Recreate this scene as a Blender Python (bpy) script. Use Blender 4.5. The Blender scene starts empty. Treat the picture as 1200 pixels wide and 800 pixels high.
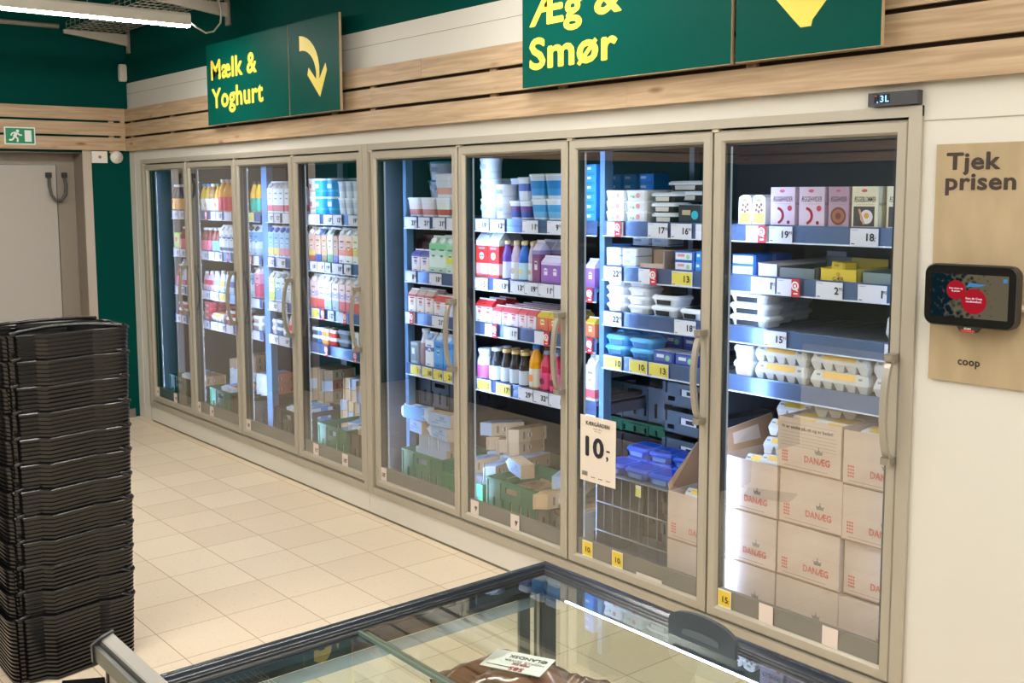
import bpy, math, random
from mathutils import Vector, Matrix
R = random.Random(7)
C = bpy.context.scene.collection
PI = math.pi
# ------------------------------------------------------------------ camera
Q = dict(c=(4.9178, -3.1143, 1.7887), yaw=.8884, pitch=-.108, roll=-.0047, f=1253.2, px=583.1, py=360.2)
def cam_axes():
    y, p, r = Q['yaw'], Q['pitch'], Q['roll']
    f = Vector((-math.sin(y)*math.cos(p), math.cos(y)*math.cos(p), math.sin(p)))
    rt = Vector((math.cos(y), math.sin(y), 0)); up = rt.cross(f)
    return rt*math.cos(r)+up*math.sin(r), -rt*math.sin(r)+up*math.cos(r), f
RT, UP, FW = cam_axes()
cd = bpy.data.cameras.new('camera'); co = bpy.data.objects.new('camera', cd); C.objects.link(co)
m = Matrix((RT, UP, -FW)).transposed().to_4x4(); m.translation = Vector(Q['c']); co.matrix_world = m
cd.sensor_width = 36; cd.lens = Q['f']/1200*36
cd.shift_x = (600-Q['px'])/1200; cd.shift_y = -(400-Q['py'])/1200
cd.clip_start = .05; cd.clip_end = 60
bpy.context.scene.camera = co
def X(px, z, y=.2):
    """x on the plane y at height z that the photograph shows at column px (measuring tool)"""
    u = (px-Q['px'])/Q['f']; n = RT-FW*u; c = Vector(Q['c'])
    return c.x - (n.y*(y-c.y)+n.z*(z-c.z))/n.x
# ------------------------------------------------------------------ materials
def lin(h):
    if isinstance(h, str):
        h = h.lstrip('#'); h = [int(h[i:i+2], 16)/255 for i in (0, 2, 4)]
    return tuple(c/12.92 if c <= .04045 else ((c+.055)/1.055)**2.4 for c in h)+(1,)
MC = {}
def M(col, rough=.5, metal=0., spec=.5, tr=0.):
    k = (col, rough, metal, spec, tr)
    if k not in MC:
        mt = bpy.data.materials.new('paint_'+col.strip('#')); mt.use_nodes = True
        b = mt.node_tree.nodes['Principled BSDF']
        b.inputs['Base Color'].default_value = lin(col); b.inputs['Roughness'].default_value = rough
        b.inputs['Metallic'].default_value = metal; b.inputs['Specular IOR Level'].default_value = spec
        if tr: b.inputs['Alpha'].default_value = 1-tr
        MC[k] = mt
    return MC[k]
def emis(name, col, s):
    mt = bpy.data.materials.new(name); mt.use_nodes = True; nt = mt.node_tree; nt.nodes.clear()
    e = nt.nodes.new('ShaderNodeEmission'); e.inputs[0].default_value = lin(col); e.inputs[1].default_value = s
    o = nt.nodes.new('ShaderNodeOutputMaterial'); nt.links.new(e.outputs[0], o.inputs[0]); return mt
def glass(name, tint, k, add=0.):
    mt = bpy.data.materials.new(name); mt.use_nodes = True; nt = mt.node_tree; nt.nodes.clear()
    N = nt.nodes.new; L = nt.links.new
    t = N('ShaderNodeBsdfTransparent'); t.inputs[0].default_value = lin(tint)
    g = N('ShaderNodeBsdfGlossy'); g.inputs['Roughness'].default_value = .0; g.inputs[0].default_value = (1, 1, 1, 1)
    fr = N('ShaderNodeFresnel'); fr.inputs[0].default_value = 1.5
    mu = N('ShaderNodeMath'); mu.operation = 'MULTIPLY_ADD'; mu.inputs[1].default_value = k; mu.inputs[2].default_value = add; mu.use_clamp = True
    geo = N('ShaderNodeNewGeometry'); fi = N('ShaderNodeMath'); fi.operation = 'SUBTRACT'; fi.inputs[0].default_value = 1
    m2 = N('ShaderNodeMath'); m2.operation = 'MULTIPLY'
    L(fr.outputs[0], mu.inputs[0]); L(geo.outputs['Backfacing'], fi.inputs[1]); L(mu.outputs[0], m2.inputs[0]); L(fi.outputs[0], m2.inputs[1])
    mx = N('ShaderNodeMixShader'); L(m2.outputs[0], mx.inputs[0]); L(t.outputs[0], mx.inputs[1]); L(g.outputs[0], mx.inputs[2])
    o = N('ShaderNodeOutputMaterial'); L(mx.outputs[0], o.inputs[0]); return mt
def textured(name, c1, c2, scale=(1, 1, 1), detail=4, rough=.55, metal=0., nscale=5., bump=0., knots=None, spec=.5):
    mt = bpy.data.materials.new(name); mt.use_nodes = True; nt = mt.node_tree; N = nt.nodes.new; L = nt.links.new
    b = nt.nodes['Principled BSDF']; b.inputs['Roughness'].default_value = rough; b.inputs['Metallic'].default_value = metal
    b.inputs['Specular IOR Level'].default_value = spec
    tc = N('ShaderNodeTexCoord'); mp = N('ShaderNodeMapping'); mp.inputs['Scale'].default_value = scale
    L(tc.outputs['Object'], mp.inputs[0])
    no = N('ShaderNodeTexNoise'); no.inputs['Scale'].default_value = nscale; no.inputs['Detail'].default_value = detail; no.inputs['Distortion'].default_value = .6 if knots else 0
    L(mp.outputs[0], no.inputs['Vector'])
    cr = N('ShaderNodeValToRGB'); cr.color_ramp.elements[0].position = .32; cr.color_ramp.elements[1].position = .68
    cr.color_ramp.elements[0].color = lin(c1); cr.color_ramp.elements[1].color = lin(c2); L(no.outputs[0], cr.inputs[0])
    out = cr.outputs[0]
    if knots:
        mp2 = N('ShaderNodeMapping'); mp2.inputs['Scale'].default_value = knots; L(tc.outputs['Object'], mp2.inputs[0])
        vo = N('ShaderNodeTexVoronoi'); vo.inputs['Scale'].default_value = 1; L(mp2.outputs[0], vo.inputs['Vector'])
        r2 = N('ShaderNodeValToRGB'); r2.color_ramp.elements[0].position = .045; r2.color_ramp.elements[1].position = .14
        r2.color_ramp.elements[0].color = (1, 1, 1, 1); r2.color_ramp.elements[1].color = (0, 0, 0, 1); L(vo.outputs['Distance'], r2.inputs[0])
        mx = N('ShaderNodeMix'); mx.data_type = 'RGBA'; mx.inputs[7].default_value = lin('#8a6244'); L(r2.outputs[0], mx.inputs[0]); L(out, mx.inputs[6]); out = mx.outputs[2]
    L(out, b.inputs['Base Color'])
    if bump:
        bp = N('ShaderNodeBump'); bp.inputs['Strength'].default_value = bump; bp.inputs['Distance'].default_value = .002; L(no.outputs[0], bp.inputs['Height']); L(bp.outputs[0], b.inputs['Normal'])
    return mt
def floor_mat():
    mt = bpy.data.materials.new('terrazzo_tile'); mt.use_nodes = True; nt = mt.node_tree; N = nt.nodes.new; L = nt.links.new
    b = nt.nodes['Principled BSDF']; b.inputs['Roughness'].default_value = .42; b.inputs['Specular IOR Level'].default_value = .35
    tc = N('ShaderNodeTexCoord'); sp = N('ShaderNodeSeparateXYZ'); L(tc.outputs['Object'], sp.inputs[0])
    def mth(op, a, c=None, d=None):
        n = N('ShaderNodeMath'); n.operation = op
        for i, v in enumerate((a, c, d)):
            if v is None: continue
            if isinstance(v, (int, float)): n.inputs[i].default_value = v
            else: L(v, n.inputs[i])
        return n.outputs[0]
    fr = []; fl = []
    for ax, o0, s in (('X', .7795, .2973), ('Y', -.3479, .3018)):
        v = mth('DIVIDE', mth('SUBTRACT', sp.outputs[ax], o0), s)
        fl.append(mth('FLOOR', v)); e = mth('ABSOLUTE', mth('SUBTRACT', mth('FRACT', v), .5)); fr.append(mth('GREATER_THAN', e, .4935))
    g = mth('MAXIMUM', fr[0], fr[1])
    cb = N('ShaderNodeCombineXYZ'); L(fl[0], cb.inputs[0]); L(fl[1], cb.inputs[1])
    wn = N('ShaderNodeTexWhiteNoise'); L(cb.outputs[0], wn.inputs[0])
    r1 = N('ShaderNodeValToRGB'); r1.color_ramp.elements[0].color = lin('#dccab0'); r1.color_ramp.elements[1].color = lin('#e5d5bb'); L(wn.outputs[0], r1.inputs[0])
    vo = N('ShaderNodeTexNoise'); vo.inputs['Scale'].default_value = 75; vo.inputs['Detail'].default_value = 2; L(tc.outputs['Object'], vo.inputs['Vector'])
    r2 = N('ShaderNodeValToRGB'); r2.color_ramp.elements[0].position = .64; r2.color_ramp.elements[1].position = .71
    r2.color_ramp.elements[0].color = (0, 0, 0, 1); r2.color_ramp.elements[1].color = (.45, .45, .45, 1); L(vo.outputs[0], r2.inputs[0])
    m1 = N('ShaderNodeMix'); m1.data_type = 'RGBA'; L(r2.outputs[0], m1.inputs[0]); L(r1.outputs[0], m1.inputs[6]); m1.inputs[7].default_value = lin('#a58c6a')
    m2 = N('ShaderNodeMix'); m2.data_type = 'RGBA'; L(g, m2.inputs[0]); L(m1.outputs[2], m2.inputs[6]); m2.inputs[7].default_value = lin('#a88d68')
    L(m2.outputs[2], b.inputs['Base Color']); return mt
# ------------------------------------------------------------------ mesh builder
TXT = {}
def text_data(s, bold):
    k = (s, bold)
    if k not in TXT:
        cu = bpy.data.curves.new('lettering', 'FONT'); cu.body = s; cu.size = 1; cu.resolution_u = 3; cu.offset = bold; cu.align_x = 'LEFT'; cu.space_character = 1.05
        ob = bpy.data.objects.new('lettering', cu); C.objects.link(ob); bpy.context.view_layer.update()
        me = bpy.data.meshes.new_from_object(ob.evaluated_get(bpy.context.evaluated_depsgraph_get()))
        v = [tuple(x.co) for x in me.vertices]; f = [tuple(p.vertices) for p in me.polygons]
        bpy.data.objects.remove(ob); bpy.data.curves.remove(cu); bpy.data.meshes.remove(me)
        xs = [a[0] for a in v] or [0]; TXT[k] = (v, f, min(xs), max(xs))
    return TXT[k]
def TX(a, b): return 1 if a < 0 else 2 if a > 0 else 3 if b > 0 else 4
def comma_dash(b, x, y, z, s):
    b.text(',', x, y, z+s*.03, s, INK, .03, 'l'); b.quad((x-.0, y, z+s*.42), (x+s*.28, y, z+s*.42), (x+s*.28, y, z+s*.53), (x, y, z+s*.53), INK)
class MB:
    def __init__(s): s.v = []; s.f = []; s.mi = []; s.sm = []; s.ms = []
    def mat(s, m):
        if isinstance(m, str): m = M(m)
        if m not in s.ms: s.ms.append(m)
        return s.ms.index(m)
    def add(s, vs, fs, m, smooth=False):
        o = len(s.v); i = s.mat(m); s.v += [tuple(v) for v in vs]
        for f in fs: s.f.append(tuple(o+a for a in f)); s.mi.append(i); s.sm.append(smooth)
        return s
    def box(s, x0, x1, y0, y1, z0, z1, m):
        vs = [(x, y, z) for z in (z0, z1) for y in (y0, y1) for x in (x0, x1)]
        return s.add(vs, [(0, 2, 3, 1), (4, 5, 7, 6), (0, 1, 5, 4), (2, 6, 7, 3), (0, 4, 6, 2), (1, 3, 7, 5)], m)
    def quad(s, a, b, c, d, m): return s.add([a, b, c, d], [(0, 1, 2, 3)], m)
    def sec(s, hx, hy, mode):
        if mode == 'sq':
            c = min(hx, hy)*.12; return [(hx-c, -hy), (hx, -hy+c), (hx, hy-c), (hx-c, hy), (-hx+c, hy), (-hx, hy-c), (-hx, -hy+c), (-hx+c, -hy)]
        if mode == 'box': return [(hx, -hy), (hx, hy), (-hx, hy), (-hx, -hy)]
        n, p = (14, 2) if mode == 'rd' else (20, 5)
        o = []
        for i in range(n):
            a = 2*PI*(i+.5)/n; c, q = math.cos(a), math.sin(a)
            o.append((hx*math.copysign(abs(c)**(2/p), c), hy*math.copysign(abs(q)**(2/p), q)))
        return o
    def rings(s, rs, mode='rd', o=(0, 0, 0), top=True, bottom=True, smooth=None):
        """rs: (z, hx, hy, material of the band above)"""
        sm = (mode == 'rd') if smooth is None else smooth
        prev = None
        for (z, hx, hy, mt) in rs:
            cur = [(o[0]+x, o[1]+y, o[2]+z) for x, y in s.sec(hx, hy, mode)]; n = len(cur)
            if prev is None:
                if bottom: s.add(cur, [tuple(range(n-1, -1, -1))], mt)
            else: s.add(prev+cur, [(i, (i+1) % n, n+(i+1) % n, n+i) for i in range(n)], pm, sm)
            prev = cur; pm = mt
        if top: s.add(prev, [tuple(range(n))], rs[-1][3] or rs[-2][3])
        return s
    def tube(s, pts, r, m, n=8, closed=False):
        P = [Vector(p) for p in pts]; k = len(P); vs = []; u = None
        for i, p in enumerate(P):
            a = P[(i-1) % k] if (closed or i) else p; b = P[(i+1) % k] if (closed or i < k-1) else p
            t = (b-a).normalized(); w = Vector((0, 0, 1)) if abs(t.z) < .9 else Vector((1, 0, 0))
            if u is not None: w = u
            e = (w-t*w.dot(t)).normalized(); u = e; g = t.cross(e)
            rr = r[i] if isinstance(r, (list, tuple)) else r
            vs += [tuple(p+e*rr*math.cos(2*PI*j/n)+g*rr*math.sin(2*PI*j/n)) for j in range(n)]
        fs = []
        for i in range(k if closed else k-1):
            for j in range(n): fs.append((i*n+j, i*n+(j+1) % n, ((i+1) % k)*n+(j+1) % n, ((i+1) % k)*n+j))
        if not closed: fs += [tuple(range(n-1, -1, -1)), tuple((k-1)*n+j for j in range(n))]
        return s.add(vs, fs, m, True)
    def extrude(s, poly, axis, a, b, m, smooth=False):
        """poly in the two other axes (x,z for axis y ...), swept from a to b"""
        def P(u, v, w): return {'y': (u, w, v), 'x': (w, u, v), 'z': (u, v, w)}[axis]
        n = len(poly); vs = [P(u, v, a) for u, v in poly]+[P(u, v, b) for u, v in poly]
        s.add(vs, [(i, (i+1) % n, n+(i+1) % n, n+i) for i in range(n)], m, smooth)
        return s.add(vs, [tuple(range(n-1, -1, -1)), tuple(range(n, 2*n))], m)
    def text(s, t, x, y, z, size, m, bold=.02, align='l', face='-y', slant=0., sx=1.):
        if bold > .012:
            k = bold-.012
            for dx, dz in ((-k, 0), (k, 0), (0, k), (0, -k*.5)): s.text(t, x+(dx*size if face != '+x' else 0)+(0 if face != '+x' else .0002*TX(dx, dz)), y+(dx*size if face == '+x' else 0)-(.00025*TX(dx, dz) if face == '-y' else 0), z+(dz*size if face[1] != 'z' else .00025*TX(dx, dz)), size, m, .0119, align, face, slant, sx)
            bold = .0119
        v, f, a, b = text_data(t, bold); w = (b-a)*size*sx
        off = {'l': 0, 'c': -w/2, 'r': -w}[align]; out = []
        for p in v:
            u = (p[0]-a)*size*sx+off; h = p[1]*size+u*slant
            out.append({'-y': (x+u, y, z+h), '+x': (x, y+u, z+h), '+z': (x+u, y+h, z), '+zr': (x-u, y-h, z)}[face])
        return s.add(out, f, m)
    def disc(s, x, y, z, r, m, face='-y', n=16, sy=1.):
        pts = [(math.cos(2*PI*i/n)*r, math.sin(2*PI*i/n)*r*sy) for i in range(n)]
        vs = [{'-y': (x+a, y, z+b), '+x': (x, y+a, z+b), '+z': (x+a, y+b, z)}[face] for a, b in pts]
        return s.add(vs, [tuple(range(n))], m)
    def grid(s, x0, x1, z0, z1, y0, y1, holes, m, axis='y'):
        """slab with rectangular holes; axis is its thin direction"""
        xs = sorted({x0, x1, *[h[0] for h in holes], *[h[1] for h in holes]}); zs = sorted({z0, z1, *[h[2] for h in holes], *[h[3] for h in holes]})
        for i in range(len(xs)-1):
            for j in range(len(zs)-1):
                cx, cz = (xs[i]+xs[i+1])/2, (zs[j]+zs[j+1])/2
                if any(h[0] < cx < h[1] and h[2] < cz < h[3] for h in holes): continue
                if axis == 'y': s.box(xs[i], xs[i+1], y0, y1, zs[j], zs[j+1], m)
                else: s.box(y0, y1, xs[i], xs[i+1], zs[j], zs[j+1], m)
        return s
    def mesh(s, name):
        me = bpy.data.meshes.new(name); me.from_pydata(s.v, [], s.f)
        for mt in s.ms: me.materials.append(mt)
        me.polygons.foreach_set('material_index', s.mi); me.polygons.foreach_set('use_smooth', s.sm); me.update(); return me
def obj(name, me, parent=None, loc=(0, 0, 0), rot=(0, 0, 0), **kw):
    if isinstance(me, MB): me = me.mesh(name)
    o = bpy.data.objects.new(name, me); C.objects.link(o); o.location = loc; o.rotation_euler = rot
    if parent: o.parent = parent
    for k, v in kw.items(): o[k] = v
    return o
def thing(name, label, cat, loc=(0, 0, 0), rz=0, group=None):
    o = bpy.data.objects.new(name, None); C.objects.link(o); o.location = loc; o.rotation_euler = (0, 0, rz)
    o['label'] = label; o['category'] = cat
    if group: o['group'] = group
    return o
def tag(o, label, cat, group=None):
    o['label'] = label; o['category'] = cat
    if group: o['group'] = group
    return o
def struct(name, mb, **kw): return obj(name, mb, kind='structure', **kw)
ORD = ['zeroth', 'first', 'second', 'third', 'fourth', 'fifth', 'sixth', 'seventh', 'eighth', 'ninth', 'tenth', 'eleventh', 'twelfth', 'thirteenth', 'fourteenth', 'fifteenth', 'sixteenth', 'seventeenth', 'eighteenth', 'nineteenth', 'twentieth', 'twenty-first', 'twenty-second']
# ------------------------------------------------------------------ shared materials
CREAM = M('#d5d2c8', .5, 0, .3); ALU = M('#b0a999', .4, .2); DARK = M('#24211e', .6); GREEN = M('#00443d', .7, 0, .05)
SIGNG = M('#004d43', .5, 0, .06); YEL = M('#f0da4e', .5); WHITE = M('#eeeeea', .5); KRAFT = '#c9a98a'
WOOD = textured('pine_board', '#a68c6c', '#c4aa8a', (1.2, 9, 22), 6, .6, nscale=2.4, bump=.2, knots=(2.6, 6, 9))
WOODL = textured('pine_board_left', '#a68c6c', '#c4aa8a', (9, 1.2, 22), 6, .6, nscale=2.4, bump=.2, knots=(6, 2.6, 9))
PLY = textured('birch_board', '#a3906f', '#b29d7c', (6, 3, 2), 4, .6, nscale=2.)
CARD = textured('corrugated_cardboard', '#cab09e', '#dac3b2', (1, 1, 2), 3, .75, nscale=4.)
CARDIN = M('#a98361', .8)
GLASS = glass('door_glass', '#eef3f3', 2.6, .02); FGLASS = glass('freezer_glass', '#eef5f0', 1.6, .01)
RAIL = M('#7088b4', .3, .6); STEEL = M('#9aa0a6', .35, .8); PANEL_IN = M('#33383d', .55); UPR = M('#6f93b4', .4, .3)
BLACKP = M('#141415', .24); GLOSSB = M('#1b2028', .2); ROOMLED = emis('lamp_diffuser', '#fffaf3', 31); FLED = emis('cooler_led', '#b4ceff', 14.5)
SIDELED = emis('cooler_led_side', '#d9e6f6', .12)
FRLED = emis('freezer_led', '#eaf2ff', 9)
# ------------------------------------------------------------------ room shell
XR, YF, ZC = 8.5, -7.5, 3.6
struct('floor', MB().box(-4.2, XR, YF, .95, -.1, 0, floor_mat()))
struct('ceiling', MB().box(-4.2, XR, YF, .95, ZC, ZC+.1, M('#8d8f8c', .8)))
b = MB(); b.box(-3.5, -3.265, 0, .95, 0, 2.11, CREAM); b.box(-3.265, 3.165, 0, .1, 2.045, 2.64, CREAM); b.box(3.165, XR, 0, .1, 0, 2.64, CREAM)
b.box(-3.5, -3.265, 0, .1, 2.11, 2.64, CREAM)
b.box(-3.5, XR, 0, .03, 2.64, ZC, GREEN); b.box(-3.5, 3.165, .1, .95, 2.1, ZC, PANEL_IN)
b.box(-3.395, -3.385, -.004, 0, .0, 2.11, M('#c9c1b0', .5)); b.box(3.165, XR, -.0015, 0, 1.996, 2.0, M('#a59b88')); b.box(-3.49, XR, -.0015, 0, 2.556, 2.559, M('#9c9484'))
b.box(-3.5, XR, .9, .95, 0, 2.1, PANEL_IN)
struct('wall_back', b)
b = MB(); gw = dict(y0=-3.9, y1=-3.5)
b.grid(YF, 0, 0, 2.44, -3.72, -3.5, [(-1.55, -.365, 0, 2.1)], GREEN, axis='x')
b.box(-3.72, -3.5, YF, 0, 2.44, ZC, GREEN)
struct('wall_left', b)
struct('wall_right', MB().box(XR, XR+.1, YF, .95, 0, ZC, M('#c9c2b2', .6)))
struct('wall_front', MB().box(-4.2, XR, YF-.1, YF, 0, ZC, M('#5d655f', .6)))
# door in the left wall
FR = textured('brushed_frame', '#8d8377', '#a59a8c', (1, 1, 6), 3, .45, .3)
b = MB(); b.grid(-1.55, -.365, 0, 2.1, -3.74, -3.70, [(-1.45, -.50, -1, 2.01)], M('#8b8175', .5, .2), axis='x')
b.box(-3.74, -3.5, -.367, -.360, 0, 2.1, M('#8b8175', .5, .2)); b.box(-3.74, -3.5, -1.555, -1.548, 0, 2.1, M('#8b8175', .5)); b.box(-3.74, -3.5, -1.55, -.365, 2.098, 2.105, M('#8b8175', .5))
b.box(-3.5, -3.49, -.365, -.30, 0, 2.12, M('#bdb2a2', .4, .4)); b.box(-3.5, -3.49, -1.62, -1.55, 0, 2.12, M('#bdb2a2', .4, .4))
struct('trim_1', b)
d = struct('door_1', MB().box(-3.735, -3.705, -1.45, -.505, .01, 2.005, M('#aea89e', .55)))
loop = [(-3.69, -.56+.005*0, 1.93), (-3.66, -.57, 1.85), (-3.65, -.56, 1.78), (-3.65, -.53, 1.735), (-3.65, -.49, 1.735), (-3.65, -.455, 1.78), (-3.66, -.445, 1.85), (-3.69, -.45, 1.93)]
pts = []
for i in range(len(loop)-1):
    for k in range(3): pts.append(tuple(Vector(loop[i]).lerp(Vector(loop[i+1]), k/3)))
b = MB().tube(pts+[loop[-1]], .012, M('#4a4a48', .5)); b.box(-3.70, -3.67, -.585, -.545, 1.91, 1.95, DARK); b.box(-3.70, -3.67, -.465, -.43, 1.91, 1.95, DARK)
tag(obj('door_cable', b), 'dark flexible cable loop bridging the grey door and its frame', 'cable')
struct('baseboard_left', MB().box(-3.5, -3.485, -.30, -.04, 0, .07, M('#77736c')))
# wooden boards
n = 2
JX = {0: [-3.5, .55, 1.95, 4.6, XR], 1: [-3.5, -2.6, .1, 2.7, 5.5, XR], 2: [-3.5, 1.94, 3.9, XR]}
for k, (z0, z1) in enumerate(((2.343, 2.437), (2.229, 2.326), (2.114, 2.212))):
    for i in range(len(JX[k])-1):
        bb = MB().box(JX[k][i]+.001-JX[k][i], JX[k][i+1]-.001-JX[k][i], -.04, -.018, z0, z1, WOOD)
        struct(f'trim_{n}', bb, loc=(JX[k][i], 0, 0)); n += 1
    bb = MB().box(-3.482, -3.46, YF, -.0402, z0+.004, z1+.004, WOODL); struct(f'trim_{n}', bb); n += 1
for i, x in enumerate((-3.40, -2.62, -1.7, -.35, .05, 1.06, 1.52, 2.5, 3.6, 5.4)):
    struct(f'trim_{n}', MB().box(x, x+.045, -.018, 0, 2.1145, 2.43, textured('batten', '#a98962', '#c2a27c', (9, 9, 1)) if i == 0 else bpy.data.materials['batten'])); n += 1
struct(f'trim_{n}', MB().box(-3.482, -3.462, -.075, -.0405, 2.118, 2.44, WOODL)); n += 1
struct(f'trim_{n}', MB().box(-3.499, -3.483, -.16, -.12, 2.1, 2.44, WOODL)); n += 1
struct(f'trim_{n}', MB().box(XR*0-3.5, XR, -.002, -.0005, 2.205, 2.35, M('#4a3a2c', .8))); n += 1
struct('trim_60', MB().box(-4, XR, YF+.001, YF+.03, 2.1, 2.2, WOOD).box(-4, XR, YF+.001, YF+.03, 2.22, 2.32, WOOD).box(-4, XR, YF+.001, YF+.03, 2.34, 2.44, WOOD))
# ------------------------------------------------------------------ refrigerated cabinets
MODS = [(-3.19, -1.69), (-1.60, -.06), (.035, 1.535), (1.576, 3.10)]
LEV = [[1.658, 1.366, 1.073, .851], [1.658, 1.366, 1.073, .851], [1.658, 1.364, 1.137, .851], [1.661, 1.468, 1.27, 1.077]]
W = .78; ZT, ZB = 2.005, .172; DECK = .165
GBAND = M('#6f6a63', .5)
def handle():
    b = MB(); pts = []
    for i in range(13):
        t = i/12; pts.append((0, -.03-.035*math.sin(PI*t)**.6, .93+.325*t))
    for i in range(12):
        (x, y, z), (x2, y2, z2) = pts[i], pts[i+1]
        vs = [(-.011, y-.006, z), (.011, y-.006, z), (.011, y+.008, z), (-.011, y+.008, z), (-.011, y2-.006, z2), (.011, y2-.006, z2), (.011, y2+.008, z2), (-.011, y2+.008, z2)]
        b.add(vs, [(0, 1, 5, 4), (1, 2, 6, 5), (2, 3, 7, 6), (3, 0, 4, 7)], M('#a39d90', .35, .3), False)
    for z in (.925, 1.26): b.rings([(0, .016, .026, M('#968f81', .35, .3)), (.022, .016, .026, M('#968f81', .35, .3))], 'rd2', (0, -.026, z-.011))
    return b
HAND = handle().mesh('handle')
def door_leaf(w):
    b = MB(); a = .045; t = .045
    def bar(o, i):  # o outer corners, i inner corners, mitred and bevelled
        b.quad(*[(x, 0, z) for x, z in (o[0], o[1], i[1], i[0])], ALU)
    x0, x1, z0, z1 = .004, w-.004, ZB, ZT; c = .008
    O = [(x0, z0), (x1, z0), (x1, z1), (x0, z1)]; I = [(x0+c, z0+c), (x1-c, z0+c), (x1-c, z1-c), (x0+c, z1-c)]
    J = [(x0+a-c, z0+a-c), (x1-a+c, z0+a-c), (x1-a+c, z1-a+c), (x0+a-c, z1-a+c)]; K = [(x0+a, z0+a), (x1-a, z0+a), (x1-a, z1-a), (x0+a, z1-a)]
    L_ = [(O, .006), (I, 0), (J, 0), (K, .012), (K, .04), (O, .04), (O, .006)]
    for (A, ya), (B, yb) in zip(L_, L_[1:]):
        for k in range(4):
            l = (k+1) % 4; b.quad((A[k][0], ya, A[k][1]), (A[l][0], ya, A[l][1]), (B[l][0], yb, B[l][1]), (B[k][0], yb, B[k][1]), ALU)
    return b, (x0+a, x1-a, z0+a, z1-a)
LEAF, G_ = door_leaf(W); LEAF = LEAF.mesh('door')
gx0, gx1, gz0, gz1 = G_
GL = MB().quad((gx0, .014, gz0), (gx1, .014, gz0), (gx1, .014, gz1), (gx0, .014, gz1), GLASS).mesh('glass')
SPC = MB()
for (a0, a1, c0, c1) in ((gx0, gx0+.009, gz0, gz1), (gx1-.009, gx1, gz0, gz1), (gx0, gx1, gz1-.009, gz1)): SPC.box(a0, a1, .016, .034, c0, c1, M('#3f4549', .3, .3))
SPC = SPC.mesh('glass_spacer')
KICK = MB().box(gx0+.001, gx1-.001, .017, .033, gz0, gz0+.07, GBAND).mesh('kick_strip')
def cabinet(x0, left):
    g = 'four-door refrigerated display cabinets'
    t = thing('refrigerated_cabinet', ('left bank of four glass-door dairy coolers, nearest the exit door' if left else 'right bank of four glass-door dairy coolers, beside the price checker'), 'display cooler', (x0, 0, 0), 0, g)
    wd = 4*W; b = MB(); e = .034 if left else .05
    e2 = .0345 if left else .0448; b.box(-e, -.001, -.012, .06, .128, 2.045, ALU); b.box(wd+.001, wd+e2, -.012, .06, .128, 2.045, ALU); b.box(-e, wd+e2, -.010, .06, 2.012, 2.045, ALU); b.box(-e, wd+e2, -.010, .06, .128, .166, ALU)
    b.box(0, wd, .045, .08, 1.96, 2.012, DARK); b.box(0, wd, .042, .09, .166, .19, DARK)
    obj('frame', b, t)
    obj('kick_panel', MB().box(-e, wd+e2, 0, .05, .015, .128, CREAM).box(-e, wd+e2, .006, .06, .0, .015, M('#77705f')), t)
    b = MB(); b.box(-e, wd+e, .86, .88, .1, 2.04, PANEL_IN); b.box(-e, wd+e, .06, .86, 2.02, 2.04, M('#3c4044')); b.box(-e, -.012, .06, .86, .1, 2.04, PANEL_IN); b.box(wd+.005, wd+e, .06, .86, .1, 2.04, PANEL_IN)
    b.box(-e, wd+e, .06, .86, .12, DECK, M('#63686c', .5)); obj('liner', b, t)
    for i in range(4):
        d = obj('door', LEAF, t, (i*W, 0, 0)); obj('glass', GL, d); obj('glass_spacer', SPC, d); obj('kick_strip', KICK, d); obj('handle', HAND, d, (W-.02, 0, 0), label='curved champagne metal pull handle')
        obj('hinge', MB().box(.0, .03, -.004, .02, 2.0, 2.011, M('#c9c0ae')), d)
    for i in range(5):
        mx = i*W; hw = .026
        p = obj('mullion', MB().box(max(mx-hw, -.004), min(mx+hw, wd+.004), .05, .075, DECK, 2.0, M('#2b2e31', .35, .3)), t)
        for s in (-1, 1):
            if (i == 0 and s < 0) or (i == 4 and s > 0): continue
            xx = mx+s*(hw-.006); bb = MB()
            bb.box(xx-.007, xx+.007, .0755, .085, .24, 1.95, SIDELED); bb.quad((xx+.0065, .0853, .245), (xx-.0065, .0853, .245), (xx-.0065, .0853, 1.945), (xx+.0065, .0853, 1.945), FLED); obj('led_strip', bb, p, label='bright white light strip')
    return t
CABL = cabinet(-.0877-4*W-.0, True); CABR = cabinet(0, False)
def shelf_mb(w):
    b = MB(); b.box(0, w, .203, .72, -.012, -.008, M('#9da6ae', .35, .7)); b.box(0, w, .203, .72, -.022, -.012, M('#9da6ae', .4, .7))
    for k in range(24): b.box(.01+k*(w-.02)/24, .014+k*(w-.02)/24, .22, .7, -.008, -.004, M('#b9c0c8', .3, .8))
    for x in (0, w-.004): b.box(x, x+.004, .25, .82, -.07, -.012, STEEL)
    return b
def rail_mb(w):
    b = MB(); b.extrude([(.197, -.068), (.203, -.068), (.203, 0), (.197, 0), (.199, -.006), (.199, -.062)][::-1], 'x', 0, w, RAIL)
    b.box(0, w, .1935, .1965, -.0685, -.064, M('#dfe8f2', .3)); return b
for mi, (a, c) in enumerate(MODS):
    cab = CABL if mi < 2 else CABR
    for z in LEV[mi]:
        s = obj('shelf', shelf_mb(c-a), cab, (a-cab.location.x, 0, z)); obj('price_rail', rail_mb(c-a), s)
    if mi % 2 == 0:
        nx = MODS[mi+1][0]; wU = nx-c
        obj('upright', MB().box(c+.006, nx-.006, .212, .26, DECK, 1.99, UPR).box(c+.006, nx-.006, .80, .84, DECK, 1.99, STEEL), cab, (-cab.location.x, 0, 0))
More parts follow.
